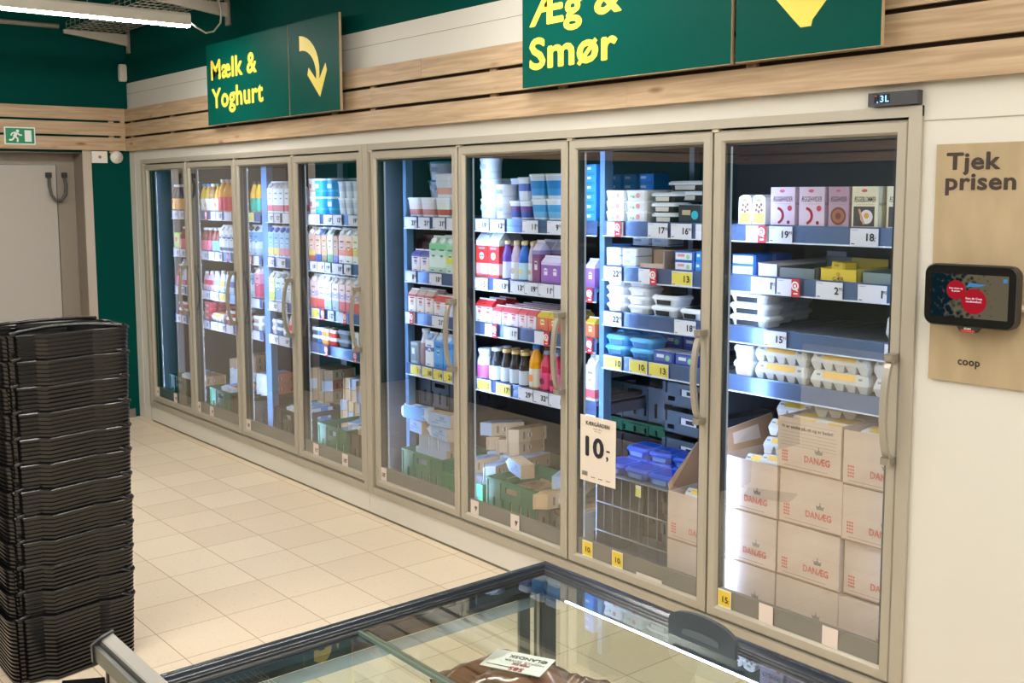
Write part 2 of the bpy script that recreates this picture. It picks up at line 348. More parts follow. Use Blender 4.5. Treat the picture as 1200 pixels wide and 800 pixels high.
for cab, x0, x1 in ((CABL, -3.2, -3.19), (CABR, .0, .03), (CABR, 3.10, 3.115)):
    obj('upright', MB().box(x0, x1, .215, .26, DECK, 1.99, UPR), cab, (-cab.location.x, 0, 0))
# ------------------------------------------------------------------ product types
DM = {}
def cached(key, fn):
    if key not in DM: DM[key] = fn()
    return DM[key]
# each builder returns [body mesh builder, [(part name, mesh builder)], height, depth]
def carton(w, d, h, bands, roof='#eeeeee', cap=None, fin='#f2f2f2', side=None):
    b = MB(); hx, hy = w/2*.97, d/2*.97; hb = h*.76; z = 0; rs = []
    for fr, col in bands: rs.append((z, hx, hy, M(col, .4))); z += fr*hb
    rs.append((hb, hx, hy, M(roof, .4))); b.rings(rs, 'box')
    zr = h*.94; r = M(roof, .4)
    b.quad((-hx, -hy, hb), (hx, -hy, hb), (hx, -.003, zr), (-hx, -.003, zr), r); b.quad((hx, hy, hb), (-hx, hy, hb), (-hx, .003, zr), (hx, .003, zr), r)
    for s in (-1, 1): b.add([(s*hx, -hy, hb), (s*hx, hy, hb), (s*hx*.96, .003, zr), (s*hx*.96, -.003, zr)], [(0, 1, 2, 3) if s > 0 else (3, 2, 1, 0)], r)
    b.box(-hx, hx, -.003, .003, zr-.002, h*(1.0 if cap is None else .99), M(fin, .4)); parts = []
    ca = bands[-1][1]; dk = '#%02x%02x%02x' % tuple(int(int(ca[i:i+2], 16)*.62) for i in (1, 3, 5)); lt = '#%02x%02x%02x' % tuple(min(255, int(int(ca[i:i+2], 16)*.5+128)) for i in (1, 3, 5)); y = -hy-.0006
    b.quad((-hx*.55, y, hb*.78), (hx*.55, y, hb*.78), (hx*.55, y, hb*.84), (-hx*.55, y, hb*.84), M(dk, .5)); b.disc(0, y, hb*.6, hx*.42, M(lt, .5), n=10); b.quad((-hx*.35, y-.0004, hb*.57), (hx*.35, y-.0004, hb*.57), (hx*.35, y-.0004, hb*.63), (-hx*.35, y-.0004, hb*.63), M(dk, .5))
    b.quad((-hx*.6, y, hb*.08), (hx*.1, y, hb*.08), (hx*.1, y, hb*.12), (-hx*.6, y, hb*.12), M(dk, .5))
    if side and not cap:
        for s in (-1, 1):
            xx = s*(hx+.0012)
            for y0_, y1_, z0_, z1_ in ((-hy*.6, -hy*.1, .3, .5), (0, hy*.2, .2, .7), (hy*.35, hy*.6, .55, .85)): b.quad(*[(xx, yy, zz*hb) for yy, zz in (((y0_, z0_), (y1_, z0_), (y1_, z1_), (y0_, z1_)) if s > 0 else ((y1_, z0_), (y0_, z0_), (y0_, z1_), (y1_, z1_)))], M('#5f86b8' if side[1] < 'a' else '#93704c', .6))
    if side:
        for s in (-1, 1): b.quad(*[(s*(hx+.0006), y, zz) for y, zz in (((-hy, .002), (hy, .002), (hy, hb), (-hy, hb)) if s > 0 else ((hy, .002), (-hy, .002), (-hy, hb), (hy, hb)))], M(side, .6))
    if cap:
        c = MB(); n = Vector((0, -(zr-hb), hy)).normalized(); p = Vector((0, -hy*.55, hb+(zr-hb)*.47)); r_ = min(.019, w*.27)
        c.tube([p, p+n*.014, p+n*.015], [r_, r_, r_*.8], M(cap, .35), 12); parts.append(('cap', c))
    return b, parts, h, d
def small_carton(w, d, h, body='#f1ece4', roof='#c8342c', band=None, fin='#f4f4f0', mark='#c8342c'):
    b, p, h, d = carton(w, d, h, [(.08, body), (.80, body), (.12, band or roof)], roof, None, fin)
    b.quad(*[(x, -d/2*.975, z) for x, z in ((-w*.18, h*.3), (w*.18, h*.3), (w*.18, h*.5), (-w*.18, h*.5))], M(mark, .5)); return b, p, h, d
def bottle(w, d, h, liquid='#f0b428', label='#e8e8e8', cap='#2d8a4a', top=None, waist=1.0, mark=None, neck=.42):
    b = MB(); r = w/2*.96; q = M(liquid, .2); l = M(label, .4); tp = M(top or liquid, .2)
    b.rings([(0, r*.92, r*.92, q), (h*.04, r, r, l), (h*.42, r*waist, r*waist, l), (h*.46, r*waist, r*waist, q), (h*.62, r*.95, r*.95, tp), (h*.76, r*.7, r*.7, tp), (h*.86, r*neck, r*neck, tp), (h*.92, r*neck, r*neck, tp)], 'rd')
    if mark: b.disc(0, -r*1.005, h*.24, r*.5, M(mark, .5), n=10)
    c = MB().rings([(h*.905, r*(neck+.1), r*(neck+.1), M(cap, .4)), (h*1.0, r*(neck+.08), r*(neck+.08), M(cap, .4))], 'rd')
    return b, [('cap', c)], h, d
def tub(w, d, h, body='#e9ecef', lid='#f2f4f5', band=None, mark=None):
    b = MB(); r = w/2*.98; m_ = M(body, .4); bm_ = M(band or body, .4)
    b.rings([(0, r*.88, r*.88, m_), (h*.25, r*.9, r*.9, bm_), (h*.36, r*.91, r*.91, m_), (h*.9, r*.95, r*.95, m_)], 'rd')
    if mark: b.quad(*[(x, -r*.93, z) for x, z in ((-r*.4, h*.45), (r*.4, h*.45), (r*.4, h*.7), (-r*.4, h*.7))], M(mark, .5))
    return b, [('lid', MB().rings([(h*.88, r, r, M(lid, .35)), (h*.97, r, r, M(lid, .35)), (h, r*.93, r*.93, M(lid, .35))], 'rd'))], h, d
def pot(w, d, h, body='#dfe6ee', lid='#f0f4f8', art='#3d8fd0', art2=None):
    b = MB(); r = w/2*.98; q = d/2*.98; m_ = M(body, .4); a = M(art, .4)
    b.rings([(0, r*.76, q*.76, m_), (h*.12, r*.78, q*.78, M(art2 or art, .4)), (h*.4, r*.84, q*.84, a), (h*.72, r*.9, q*.9, m_), (h*.9, r*.93, q*.93, m_)], 'rd2', smooth=True)
    return b, [('lid', MB().rings([(h*.9, r, q, M(lid, .3)), (h*.96, r, q, M(lid, .3)), (h, r*.94, q*.94, M(lid, .3))], 'rd2', smooth=True))], h, d
def tray(w, d, h, base='#20242a', rim='#e6ebf2', inner='#30383a', lab=None):
    b = MB(); r = w/2*.98; q = d/2*.98
    b.rings([(0, r*.82, q*.82, M(base, .3)), (h*.62, r*.94, q*.94, M(base, .3))], 'rd2')
    if lab: b.quad(*[(x, -q*.93, z) for x, z in ((-r*.5, h*.12), (r*.5, h*.12), (r*.52, h*.55), (-r*.52, h*.55))], M(lab, .4))
    l = MB().rings([(h*.6, r, q, M(rim, .35)), (h*.8, r, q, M(rim, .35)), (h*.98, r*.9, q*.9, M(rim, .35)), (h*.99, r*.78, q*.78, M(inner, .2))], 'rd2'); return b, [('lid', l)], h, d
def pack(w, d, h, body='#e8e8e8', front='#e8e8e8', mark='#2d6fc0', stripe=None, top=None, mark2=None):
    b = MB(); hx, hy = w/2*.97, d/2*.97
    b.rings([(0, hx, hy, M(body, .45)), (h*.12, hx, hy, M(stripe or body, .45)), (h*.24, hx, hy, M(body, .45)), (h*.985, hx, hy, M(top or body, .45)), (h*.99, hx, hy, M(top or body, .45))], 'sq')
    y = -hy-.0006
    if front: b.quad(*[(x, y, z) for x, z in ((-hx*.84, h*.14), (hx*.84, h*.14), (hx*.84, h*.86), (-hx*.84, h*.86))], M(front, .45))
    if mark: b.quad(*[(x, y-.0006, z) for x, z in ((-hx*.6, h*.45), (hx*.1, h*.45), (hx*.1, h*.72), (-hx*.6, h*.72))], M(mark, .5))
    if mark2: b.disc(hx*.45, y-.0006, h*.45, min(hx*.3, h*.25), M(mark2, .5), n=10)
    return b, [], h, d
def white_box(w, d, h):
    b = MB(); hx, hy = w/2*.97, d/2
    b.rings([(0, hx*.92, hy*.92, M('#f0f2f4', .45)), (h*.78, hx, hy*.98, M('#f0f2f4', .45)), (h*.8, hx*1.03, hy*1.0, M('#fafafa', .4)), (h*.92, hx*1.03, hy, M('#fafafa', .4)), (h, hx*.97, hy*.95, M('#fafafa', .4))], 'sq')
    b.disc(hx*.25, -hy-.001, h*.5, h*.24, M('#ef9a92', .5), n=12); b.disc(-hx*.2, -hy-.001, h*.36, h*.14, M('#9ccf8a', .5), n=10); b.disc(-hx*.45, -hy-.001, h*.42, h*.1, M('#a7d29a', .5), n=10)
    return b, [], h, d
def egg_box(w, d, h, lab='#eab64e'):
    b = MB(); g = M('#cdcbc6', .9); hx, hy = w/2*.98, d/2*.98; n = max(2, round(w/.05)); z1 = h*.45
    for i in range(n):          # cups
        cx = -hx+(i+.5)*2*hx/n; r = hx/n
        for cy in (-hy+r, hy-r): b.rings([(0, r*.55, r*.55, g), (z1, r*1.0, r*1.0, g)], 'sq', (cx, cy, 0))
    b.rings([(z1*.93, hx, hy, g), (z1*1.08, hx*1.0, hy*1.0, g)], 'sq')
    l = MB().rings([(z1*1.05, hx, hy, g), (h*.62, hx*.98, hy*.97, g), (h*.93, hx*.92, hy*.82, g), (h, hx*.88, hy*.74, g)], 'sq')
    L_ = M(lab, .5); k = .0012
    l.quad((-hx*.55, -hy*.97-k, h*.62), (hx*.55, -hy*.97-k, h*.62), (hx*.55, -hy*.82-k, h*.93), (-hx*.55, -hy*.82-k, h*.93), L_)
    l.quad((-hx*.55, -hy*.74, h+k), (hx*.55, -hy*.74, h+k), (hx*.55, hy*.74, h+k), (-hx*.55, hy*.74, h+k), L_)
    for s in (-1, 1): l.box(s*hx*.72-.007, s*hx*.72+.007, -hy*.93, -hy*.8, h*.66, h*.8, M('#8d8a84', .9)); 
    return b, [('lid', l)], h, d
def round_top(w, d, h):     # little cheese box with rounded head
    b = MB(); r = w/2*.96; P = [(-r, 0), (r, 0), (r, h-r)]+[(r*math.cos(a), h-r*.6+r*.6*math.sin(a)) for a in (.4, .8, 1.2, 1.57, 1.95, 2.35, 2.75)]+[(-r, h-r)]
    b.extrude(P, 'y', d/2, -d/2, M('#f3efe2', .4)); y = -d/2-.0007
    b.quad((-r*.8, y, h*.08), (r*.8, y, h*.08), (r*.8, y, h*.4), (-r*.8, y, h*.4), M('#eec04e', .5))
    for i, (x, z) in enumerate(((-.4, .5), (.1, .6), (.45, .5), (0, .45), (-.3, .66), (.4, .68))): b.disc(x*r, y-.0004, h*z, r*.22, M('#7d5a3c', .5), n=8)
    b.disc(0, y-.0005, h*.82, r*.4, M('#8fc15c', .5), n=8, sy=.5); return b, [], h, d
def egg_powder(w, d, h, word, body, col, kind):
    b = MB(); hx, hy = w/2*.97, d/2*.97; b.rings([(0, hx, hy, M(body, .45)), (h, hx, hy, M(body, .45))], 'box'); y = -hy-.0007
    b.disc(-hx*.05, y, h*.9, hx*.22, M('#d8607a', .5), n=10, sy=.5); tw = text_data(word, .0119); tw = (tw[3]-tw[2])*.026; b.text(word, 0, y, h*.63, .026, M('#5b4650', .5), .0119, 'c', sx=w*.8/tw)
    b.quad((-hx*.6, y, h*.57), (hx*.7, y, h*.57), (hx*.7, y, h*.575), (-hx*.6, y, h*.575), M('#8a7078', .5))
    if kind == 0:
        for k in range(11):
            a = -1.2+k*.25; b.disc(-hx*.45+hx*.5*math.cos(a), y-.0003, h*.27+hx*.5*math.sin(a), hx*.11, M(col, .5), n=8)
        b.disc(hx*.6, y, h*.46, hx*.2, M(col, .5), n=8); b.disc(hx*.5, y, h*.1, hx*.13, M('#8f2530', .5), n=8)
    elif kind == 1:
        b.disc(0, y, h*.28, hx*.78, M(col, .5), n=18); b.disc(0, y-.0004, h*.28, hx*.6, M('#a8694f', .5), n=18); b.disc(0, y-.0008, h*.28, hx*.3, M(col, .5), n=12)
    else:
        b.quad((-hx*.85, y, h*.04), (hx*.75, y, h*.04), (hx*.75, y, h*.52), (-hx*.85, y, h*.52), M('#4d4348', .5)); b.disc(hx*.15, y-.0005, h*.27, hx*.48, M('#e9e2e4', .4), n=16)
        b.disc(hx*.15, y-.0009, h*.3, hx*.2, M('#e9a93a', .4), n=10); b.quad((-hx*.5, y-.0009, h*.45), (-hx*.35, y-.0009, h*.47), (hx*.05, y-.0009, h*.1), (-hx*.1, y-.0009, h*.08), M('#d9a282', .5))
    b.text(word, hx+.0007, -hy*.85, h*.55, .012, M('#5b4650', .5), 0, 'l', '+x', sx=hy*1.7/(tw/.026*.012))
    return b, [], h, d
def pouch(w, d, h, col='#e6edf5', mark='#d63c4a', cap='#e8e8e8'):
    b = MB(); r, q = w/2*.96, d/2; m_ = M(col, .3)
    b.rings([(0, r*.9, q*.8, m_), (h*.15, r, q, m_), (h*.3, r, q*.9, M(mark, .4)), (h*.55, r*.98, q*.6, m_), (h*.85, r*.7, q*.25, m_), (h*.9, r*.4, q*.15, m_)], 'rd2', smooth=True)
    return b, [('cap', MB().rings([(h*.88, r*.35, r*.35, M(cap, .4)), (h, r*.33, r*.33, M(cap, .4))], 'rd'))], h, d
def T(fn, h, d, desc, name, cat, **kw): return (fn, h, d, desc, name, cat, kw)
K2 = '#d8b48c'
TY = {
 'jOrG': T(bottle, .2, .07, 'orange juice bottle, green cap', 'juice_bottle', 'bottle', liquid='#eba92e', label='#dfe6ee', cap='#3c9a5a', mark='#e89030'),
 'jOrB': T(bottle, .2, .07, 'orange juice bottle, blue cap', 'juice_bottle', 'bottle', liquid='#eebc3a', label='#e6e6e0', cap='#2c8fd4', mark='#f0a040'),
 'jBr': T(bottle, .2, .07, 'brown iced drink bottle', 'juice_bottle', 'bottle', liquid='#a87a4a', label='#c9d8ee', cap='#e2d9c4'),
 'jRed': T(bottle, .23, .07, 'yellow juice bottle, red label', 'juice_bottle', 'bottle', liquid='#f0aa30', label='#e03a4c', cap='#c9cdd4'),
 'jGrn': T(bottle, .21, .07, 'yellow juice bottle, teal label', 'juice_bottle', 'bottle', liquid='#f2b73a', label='#1fa88a', cap='#3a2f28'),
 'jDark': T(bottle, .2, .07, 'dark bottle, white cap', 'juice_bottle', 'bottle', liquid='#2a3038', label='#eaa659', cap='#e6ebf0'),
 'smo': T(bottle, .17, .06, 'berry smoothie bottle', 'smoothie_bottle', 'bottle', liquid='#8b4038', label='#ef7a8c', cap='#dfe6ee'),
 'smoB': T(bottle, .17, .06, 'berry smoothie bottle, blue label', 'smoothie_bottle', 'bottle', liquid='#9a4d44', label='#7fb5ea', cap='#dfe6ee'),
 'lime': T(pack, .12, .06, 'lime green and red box', 'juice_box', 'box', body='#b7d35a', front='#cfe07a', mark='#d9564a', mark2='#eaeaea'),
 'mW': T(carton, .21, .07, 'white milk carton, red print', 'milk_carton', 'carton', bands=[(.08, '#eceff4'), (.25, '#d8606a'), (.67, '#eceff4')], roof='#f1f3f7', cap='#e9eef4'),
 'mBlk': T(carton, .2, .07, 'white carton, dark blue print', 'milk_carton', 'carton', bands=[(.1, '#e6ebf4'), (.15, '#3a4878'), (.4, '#e6ebf4'), (.1, '#3a4878'), (.25, '#e6ebf4')], roof='#eef1f6', cap='#e9eef4'),
 'mBY': T(carton, .21, .07, 'blue and yellow milk carton', 'milk_carton', 'carton', bands=[(.1, '#cfe2f5'), (.3, '#ecd36a'), (.6, '#86b8e8')], roof='#c3dcf4', cap='#2d5fc0'),
 'mBR': T(carton, .21, .07, 'pale blue milk carton, pink print', 'milk_carton', 'carton', bands=[(.1, '#cfe2f5'), (.3, '#e88a9a'), (.6, '#9cc3ea')], roof='#c3dcf4', cap='#2d5fc0'),
 'mLB': T(carton, .21, .07, 'pale blue milk carton', 'milk_carton', 'carton', bands=[(.3, '#bcd4ee'), (.3, '#e3edf7'), (.4, '#78aee2')], roof='#dbe9f7', cap='#3a4048'),
 'mPk': T(carton, .22, .07, 'pink yoghurt carton', 'yoghurt_carton', 'carton', bands=[(.1, '#e98aa0'), (.5, '#dd4f74'), (.4, '#f0a0b4')], roof='#f0e2ea', cap='#eceef2'),
 'mYe': T(carton, .2, .07, 'lime yellow yoghurt carton', 'yoghurt_carton', 'carton', bands=[(.1, '#e3e27e'), (.3, '#b8bf4c'), (.6, '#ecea96')], roof='#ececd8', cap='#e9eef4'),
 'mBl2': T(carton, .2, .07, 'light blue yoghurt carton', 'yoghurt_carton', 'carton', bands=[(.1, '#cfdff0'), (.5, '#6ca4dc'), (.4, '#d3e3f3')], roof='#dfe9f3', cap='#d5dce4'),
 'mGr': T(carton, .2, .07, 'pale grey yoghurt carton', 'yoghurt_carton', 'carton', bands=[(.5, '#c9d5dc'), (.5, '#dbe6ea')], roof='#dfe9f0', cap='#8f9aa6'),
 'oPk': T(carton, .215, .07, 'tan and pink yoghurt carton', 'yoghurt_carton', 'carton', bands=[(.22, '#c84a58'), (.16, '#e7d14e'), (.62, '#dcb09c')], roof='#e7c3b8', cap='#eef0f2'),
 'oNv': T(carton, .215, .07, 'tan yoghurt carton, navy base', 'yoghurt_carton', 'carton', bands=[(.28, '#4c5a94'), (.72, '#cfa58c')], roof='#5a6a98', cap='#eef0f2'),
 'oBr': T(carton, .215, .07, 'brown kraft yoghurt carton', 'yoghurt_carton', 'carton', bands=[(.25, '#8d7a5c'), (.75, '#bd9674')], roof='#8b95a4', cap='#5c6068'),
 'oGn': T(carton, .215, .07, 'cream yoghurt carton, green base', 'yoghurt_carton', 'carton', bands=[(.3, '#7db486'), (.7, '#ded3b4')], roof='#dfe6cf', cap='#dfe8d8'),
 'oPu': T(carton, .215, .07, 'tan yoghurt carton, purple base', 'yoghurt_carton', 'carton', bands=[(.28, '#8a80c8'), (.72, '#c9a184')], roof='#6f6250', cap='#4a4038'),
 'oRd': T(carton, .215, .07, 'pale pink yoghurt carton', 'yoghurt_carton', 'carton', bands=[(.3, '#eeecec'), (.2, '#e58a78'), (.5, '#ecc4b8')], roof='#e9d7d4', cap='#e9eef4'),
 'oOr': T(carton, .215, .07, 'orange yoghurt carton', 'yoghurt_carton', 'carton', bands=[(.3, '#f0ece6'), (.3, '#e98446'), (.4, '#f0c4a0')], roof='#dfe3ea', cap='#e9eef4'),
 'oYe': T(carton, .215, .07, 'pale yellow yoghurt carton', 'yoghurt_carton', 'carton', bands=[(.3, '#e4e6e0'), (.3, '#d8c85c'), (.4, '#e9e4b8')], roof='#ecebdc', cap='#e9eef4'),
 'pRd': T(carton, .215, .07, 'pale pink milk carton, red base', 'milk_carton', 'carton', bands=[(.38, '#dd5a54'), (.1, '#e9c7be'), (.2, '#b7a8c8'), (.32, '#eac9be')], roof='#efd7d0', cap='#f0f2f5'),
 'pGy': T(carton, .215, .07, 'pale pink milk carton, grey base', 'milk_carton', 'carton', bands=[(.38, '#a9bcbc'), (.1, '#e9cfc8'), (.2, '#b9b4d4'), (.32, '#ecd4cc')], roof='#efdcd6', cap='#e3ebf3'),
 'bkt': T(tub, .11, .1, 'cyan yoghurt bucket', 'yoghurt_bucket', 'bucket', body='#2da0dc', lid='#dfeaf4', band='#57b8e6', mark='#d5e4d8'),
 'bktP': T(tub, .11, .1, 'white bucket with pink label', 'yoghurt_bucket', 'bucket', body='#e8dfe6', lid='#e9eff6', band='#f0b090', mark='#b04a6a'),
 'sqW': T(pot, .1, .09, 'translucent white square pot', 'yoghurt_pot', 'pot', body='#d3dde8', art='#c3ced9', art2='#dce5ee'),
 'sqR': T(pot, .105, .1, 'white pot with red berry print', 'yoghurt_pot', 'pot', body='#e6e9f0', art='#e9dfe4', art2='#d98a84'),
 'sqG': T(pot, .105, .1, 'white pot with green print', 'yoghurt_pot', 'pot', body='#e6e9f0', art='#dfe9e0', art2='#c8604a'),
 'sqT': T(pot, .12, .1, 'tall white skyr pot', 'yoghurt_pot', 'pot', body='#e9ecf2', art='#dfe3ea', art2='#e0a89c'),
 'rdW': T(tub, .095, .15, 'large white round bucket, blue rim', 'yoghurt_bucket', 'bucket', body='#d5dbe2', lid='#4c9cc4', band='#d5dbe2', mark='#9aa2ac'),
 'rdX': T(tub, .1, .11, 'large white round bucket', 'yoghurt_bucket', 'bucket', body='#dde5ec', lid='#e6eef4', band='#cfd8e0', mark='#b3bfc9'),
 'rdS': T(tub, .085, .1, 'white round tub', 'yoghurt_tub', 'tub', body='#e3e9f2', lid='#eef2f8', band='#ccd6ea', mark='#8f9bb0'),
 'puR': T(pot, .09, .09, 'purple and red fruit pot', 'yoghurt_pot', 'pot', body='#dfe2f2', art='#6b3f88', art2='#3f52b0'),
 'stp': T(pot, .11, .09, 'blue striped white pot', 'yoghurt_pot', 'pot', body='#e3e8f4', art='#5a6fc0', art2='#e3e8f4'),
 'lbP': T(pot, .1, .1, 'light blue square pot', 'yoghurt_pot', 'pot', body='#dce8f4', art='#4aa0de', art2='#78b8e6'),
 'mbP': T(pot, .115, .1, 'mid blue square pot', 'yoghurt_pot', 'pot', body='#cfe0f0', art='#2480c8', art2='#3f96d8'),
 'brnC': T(small_carton, .12, .06, 'cream carton, purple roof', 'cream_carton', 'carton', body='#e9ddd2', roof='#6a6cae', fin='#efe6da', mark='#e9c9a0'),
 'drkC': T(small_carton, .19, .07, 'dark brown cocoa carton', 'cocoa_carton', 'carton', body='#5a3c38', roof='#4d3434', fin='#6b4a46', mark='#8a6458'),
 'gnC': T(carton, .2, .07, 'white and green organic carton', 'milk_carton', 'carton', bands=[(.2, '#b9d8c4'), (.4, '#dfeee6'), (.2, '#c9e6d2'), (.2, '#8ccf9c')], roof='#a6d9b2', cap='#eef4f0'),
 'gnY': T(carton, .2, .07, 'green carton with yellow flash', 'milk_carton', 'carton', bands=[(.35, '#cfe3d6'), (.25, '#e6dc4a'), (.4, '#a6d9b2')], roof='#a6d9b2', cap='#eef4f0'),
 'crR': T(small_carton, .13, .055, 'cream carton with red rim', 'cream_carton', 'carton', body='#ecdfd6', roof='#dcc0b0', band='#c85a50', fin='#f0ece6', mark='#c9b6bc'),
 'crR2': T(small_carton, .11, .055, 'cream carton, pink-red roof', 'cream_carton', 'carton', body='#e6e3ee', roof='#e0605c', fin='#eef0f4', mark='#b7aecb'),
 'crB': T(small_carton, .12, .06, 'white cream carton, red roof', 'cream_carton', 'carton', body='#e9ecf4', roof='#e2383a', fin='#eef2f8', mark='#c6cfe0'),
 'crP': T(small_carton, .095, .055, 'small cream carton, pink roof', 'cream_carton', 'carton', body='#e6d9e0', roof='#dc6064', band='#dc6064', fin='#efecf2', mark='#c8b4c6'),
 'crY': T(small_carton, .095, .055, 'small cream carton, yellow label', 'cream_carton', 'carton', body='#dc7458', roof='#ddbf44', band='#ddbf44', fin='#efecf2', mark='#f0dc5a'),
 'tetR': T(carton, .24, .08, 'red and white milk carton', 'milk_carton', 'carton', bands=[(.1, '#d8504a'), (.3, '#e8b2a8'), (.48, '#e03c38'), (.12, '#e6eff4')], roof='#dfeaf2', fin='#e6f0f8'),
 'cork': T(bottle, .19, .055, 'purple drinking yoghurt, cork cap', 'yoghurt_bottle', 'bottle', liquid='#6a4aa8', label='#c6cce6', cap='#e0cc9a', waist=.92, neck=.45),
 'corkB': T(bottle, .19, .055, 'blue drinking yoghurt, cork cap', 'yoghurt_bottle', 'bottle', liquid='#2f6cc4', label='#b6d6ea', cap='#e0cc9a', waist=.92, mark='#d9c878', neck=.45),
 'corkW': T(bottle, .19, .055, 'white drinking yoghurt, cork cap', 'yoghurt_bottle', 'bottle', liquid='#c9b6cc', label='#e0dfe0', cap='#e0cc9a', waist=.92, mark='#c0a080', neck=.45),
 'ging': T(small_carton, .2, .07, 'maroon gingham carton', 'milk_carton', 'carton', body='#864870', roof='#cfc8dc', band='#8f86b4', fin='#eceaf2', mark='#ead9ea'),
 'purC': T(small_carton, .13, .06, 'lilac small carton', 'cream_carton', 'carton', body='#9c6cc0', roof='#d9cfea', band='#dcc8ea', fin='#e9e6f2', mark='#ecdcec'),
 'pnkB': T(bottle, .15, .06, 'magenta drinking yoghurt', 'yoghurt_bottle', 'bottle', liquid='#dfe3ea', label='#d56ab4', cap='#dfe8f2', neck=.8),
 'blkB': T(bottle, .165, .055, 'black and white coffee bottle', 'coffee_bottle', 'bottle', liquid='#33343c', label='#c3ccd8', cap='#c9cdd4', top='#23242c', neck=.6),
 'tanB': T(bottle, .165, .055, 'coffee bottle with tan cap', 'coffee_bottle', 'bottle', liquid='#3c342e', label='#c3ccd8', cap='#d9b678', top='#2d2622', neck=.62),
 'orj': T(bottle, .21, .07, 'orange juice carafe', 'juice_bottle', 'bottle', liquid='#e8a01e', label='#d9d6c4', cap='#1e7fd0', mark='#ea8a3a'),
 'rsp': T(bottle, .19, .065, 'raspberry juice carafe', 'juice_bottle', 'bottle', liquid='#c02a48', label='#dc4c78', cap='#8a98a8', mark='#7c1c40'),
 'gry': T(pack, .12, .06, 'grey transparent cream pack', 'cream_pack', 'pack', body='#aab4ba', front='#7f8a88', mark='#dfe6ea'),
 'brB': T(bottle, .2, .065, 'mauve yoghurt bottle, white cap', 'yoghurt_bottle', 'bottle', liquid='#b89a98', label='#a08488', cap='#eaf0f8', top='#d9dfea', neck=.6),
 'whC': T(carton, .19, .07, 'white carton, blue print', 'milk_carton', 'carton', bands=[(.6, '#e9eef6'), (.15, '#5a70b8'), (.25, '#e9eef6')], roof='#cfdcf0', cap='#9ab6e0'),
 'blC': T(carton, .19, .08, 'bright blue carton', 'milk_carton', 'carton', bands=[(.2, '#3f8fdc'), (.6, '#5aa6ea'), (.2, '#3f8fdc')], roof='#7fb8ec', cap='#cfe2f6'),
 'tubO': T(tray, .05, .09, 'orange-lidded cheese tub', 'cheese_tub', 'tub', base='#e9a05a', rim='#e8eaf0', inner='#e89a4a', lab='#ee8f3c'),
 'tubR': T(tray, .05, .09, 'red cheese tub', 'cheese_tub', 'tub', base='#d8433c', rim='#e8eaf0', inner='#d8433c', lab='#e8342c'),
 'tubB': T(tray, .05, .09, 'blue cheese tub', 'cheese_tub', 'tub', base='#5a86b8', rim='#dfe8f2', inner='#5a86b8', lab='#33537a'),
 'tubD': T(tray, .055, .1, 'dark dip tub', 'dip_tub', 'tub', base='#30353a', rim='#7b8790', inner='#23282c', lab='#20242a'),
 'tubW': T(tray, .05, .07, 'white dip tub', 'dip_tub', 'tub', base='#dfe6ec', rim='#eef2f6', inner='#d4dde6', lab='#c9a0a8'),
 'tubP': T(tray, .045, .07, 'red quark tub', 'quark_tub', 'tub', base='#e04458', rim='#e86070', inner='#d83048', lab='#f0d0d6'),
 'book': T(pack, .11, .03, 'upright white dessert carton', 'dessert_carton', 'carton', body='#e6ece4', front='#e9eef0', mark='#8fb8a0'),
 'poR': T(pouch, .14, .04, 'red yoghurt pouch', 'yoghurt_pouch', 'pouch', col='#e8c6d0', mark='#e04456'),
 'poW': T(pouch, .15, .04, 'white yoghurt pouch', 'yoghurt_pouch', 'pouch', col='#dfeaf4', mark='#9cc6e6'),
 'poY': T(pouch, .15, .04, 'yellow-printed yoghurt pouch', 'yoghurt_pouch', 'pouch', col='#dfeaf4', mark='#ead75a'),
 'poB': T(pouch, .16, .04, 'blue yoghurt pouch', 'yoghurt_pouch', 'pouch', col='#c9dcf4', mark='#3a56b8'),
 'rnd': T(round_top, .115, .045, 'rounded nut cheese box', 'cheese_box', 'box'),
 'eggW': T(egg_powder, .143, .05, 'lilac egg white carton', 'egg_white_carton', 'carton', word='ÆGGEHVIDER', body='#dcc8dc', col='#cc3c4c', kind=0),
 'eggC': T(egg_powder, .143, .05, 'mauve carton with brown disc', 'egg_white_carton', 'carton', word='ÆGGEHVIDER', body='#b99ab0', col='#7d4636', kind=1),
 'eggY': T(egg_powder, .143, .05, 'cream egg yolk carton', 'egg_yolk_carton', 'carton', word='ÆGGEBLOMMER', body='#ece3c2', col='#cc3c4c', kind=2),
 'bluW': T(pack, .04, .12, 'blue and white butter box', 'butter_box', 'box', body='#2c66b8', front='#dfeaf4', mark='#e69aa0', top='#2c66b8', mark2='#9fd0a4'),
 'bluS': T(pack, .042, .12, 'bright blue cheese pack', 'cheese_pack', 'pack', body='#2d86d8', front='#3f9ae8', mark='#dfeaf4', top='#2d86d8'),
 'whB': T(pack, .04, .1, 'white butter pack', 'butter_pack', 'pack', body='#e3ebf4', front='#eaf0f8', mark='#b9cfe8', stripe='#7fa6cc', top='#eef2f8'),
 'wBox': T(white_box, .045, .12, 'white salad box, pink dot', 'salad_box', 'box'),
 'trD': T(tray, .042, .13, 'white-lidded tray, dark contents', 'food_tray', 'tray', base='#2a2220', rim='#e6ecf4', inner='#3a3430', lab='#d8d2cc'),
 'trW': T(tray, .038, .12, 'white lidded cold-cut tray', 'food_tray', 'tray', base='#dfe6f0', rim='#eef2fa', inner='#e3eaf4', lab='#f0f4fa'),
 'trK': T(tray, .045, .13, 'white-rimmed tray, black window', 'food_tray', 'tray', base='#dfe6ee', rim='#eef2fa', inner='#1d2020', lab='#2a2e30'),
 'drkP': T(pack, .075, .12, 'black pack with turquoise dot', 'food_pack', 'pack', body='#2c3038', front='#343a44', mark='#c9b48a', top='#e8edf4', mark2='#2fb4c8'),
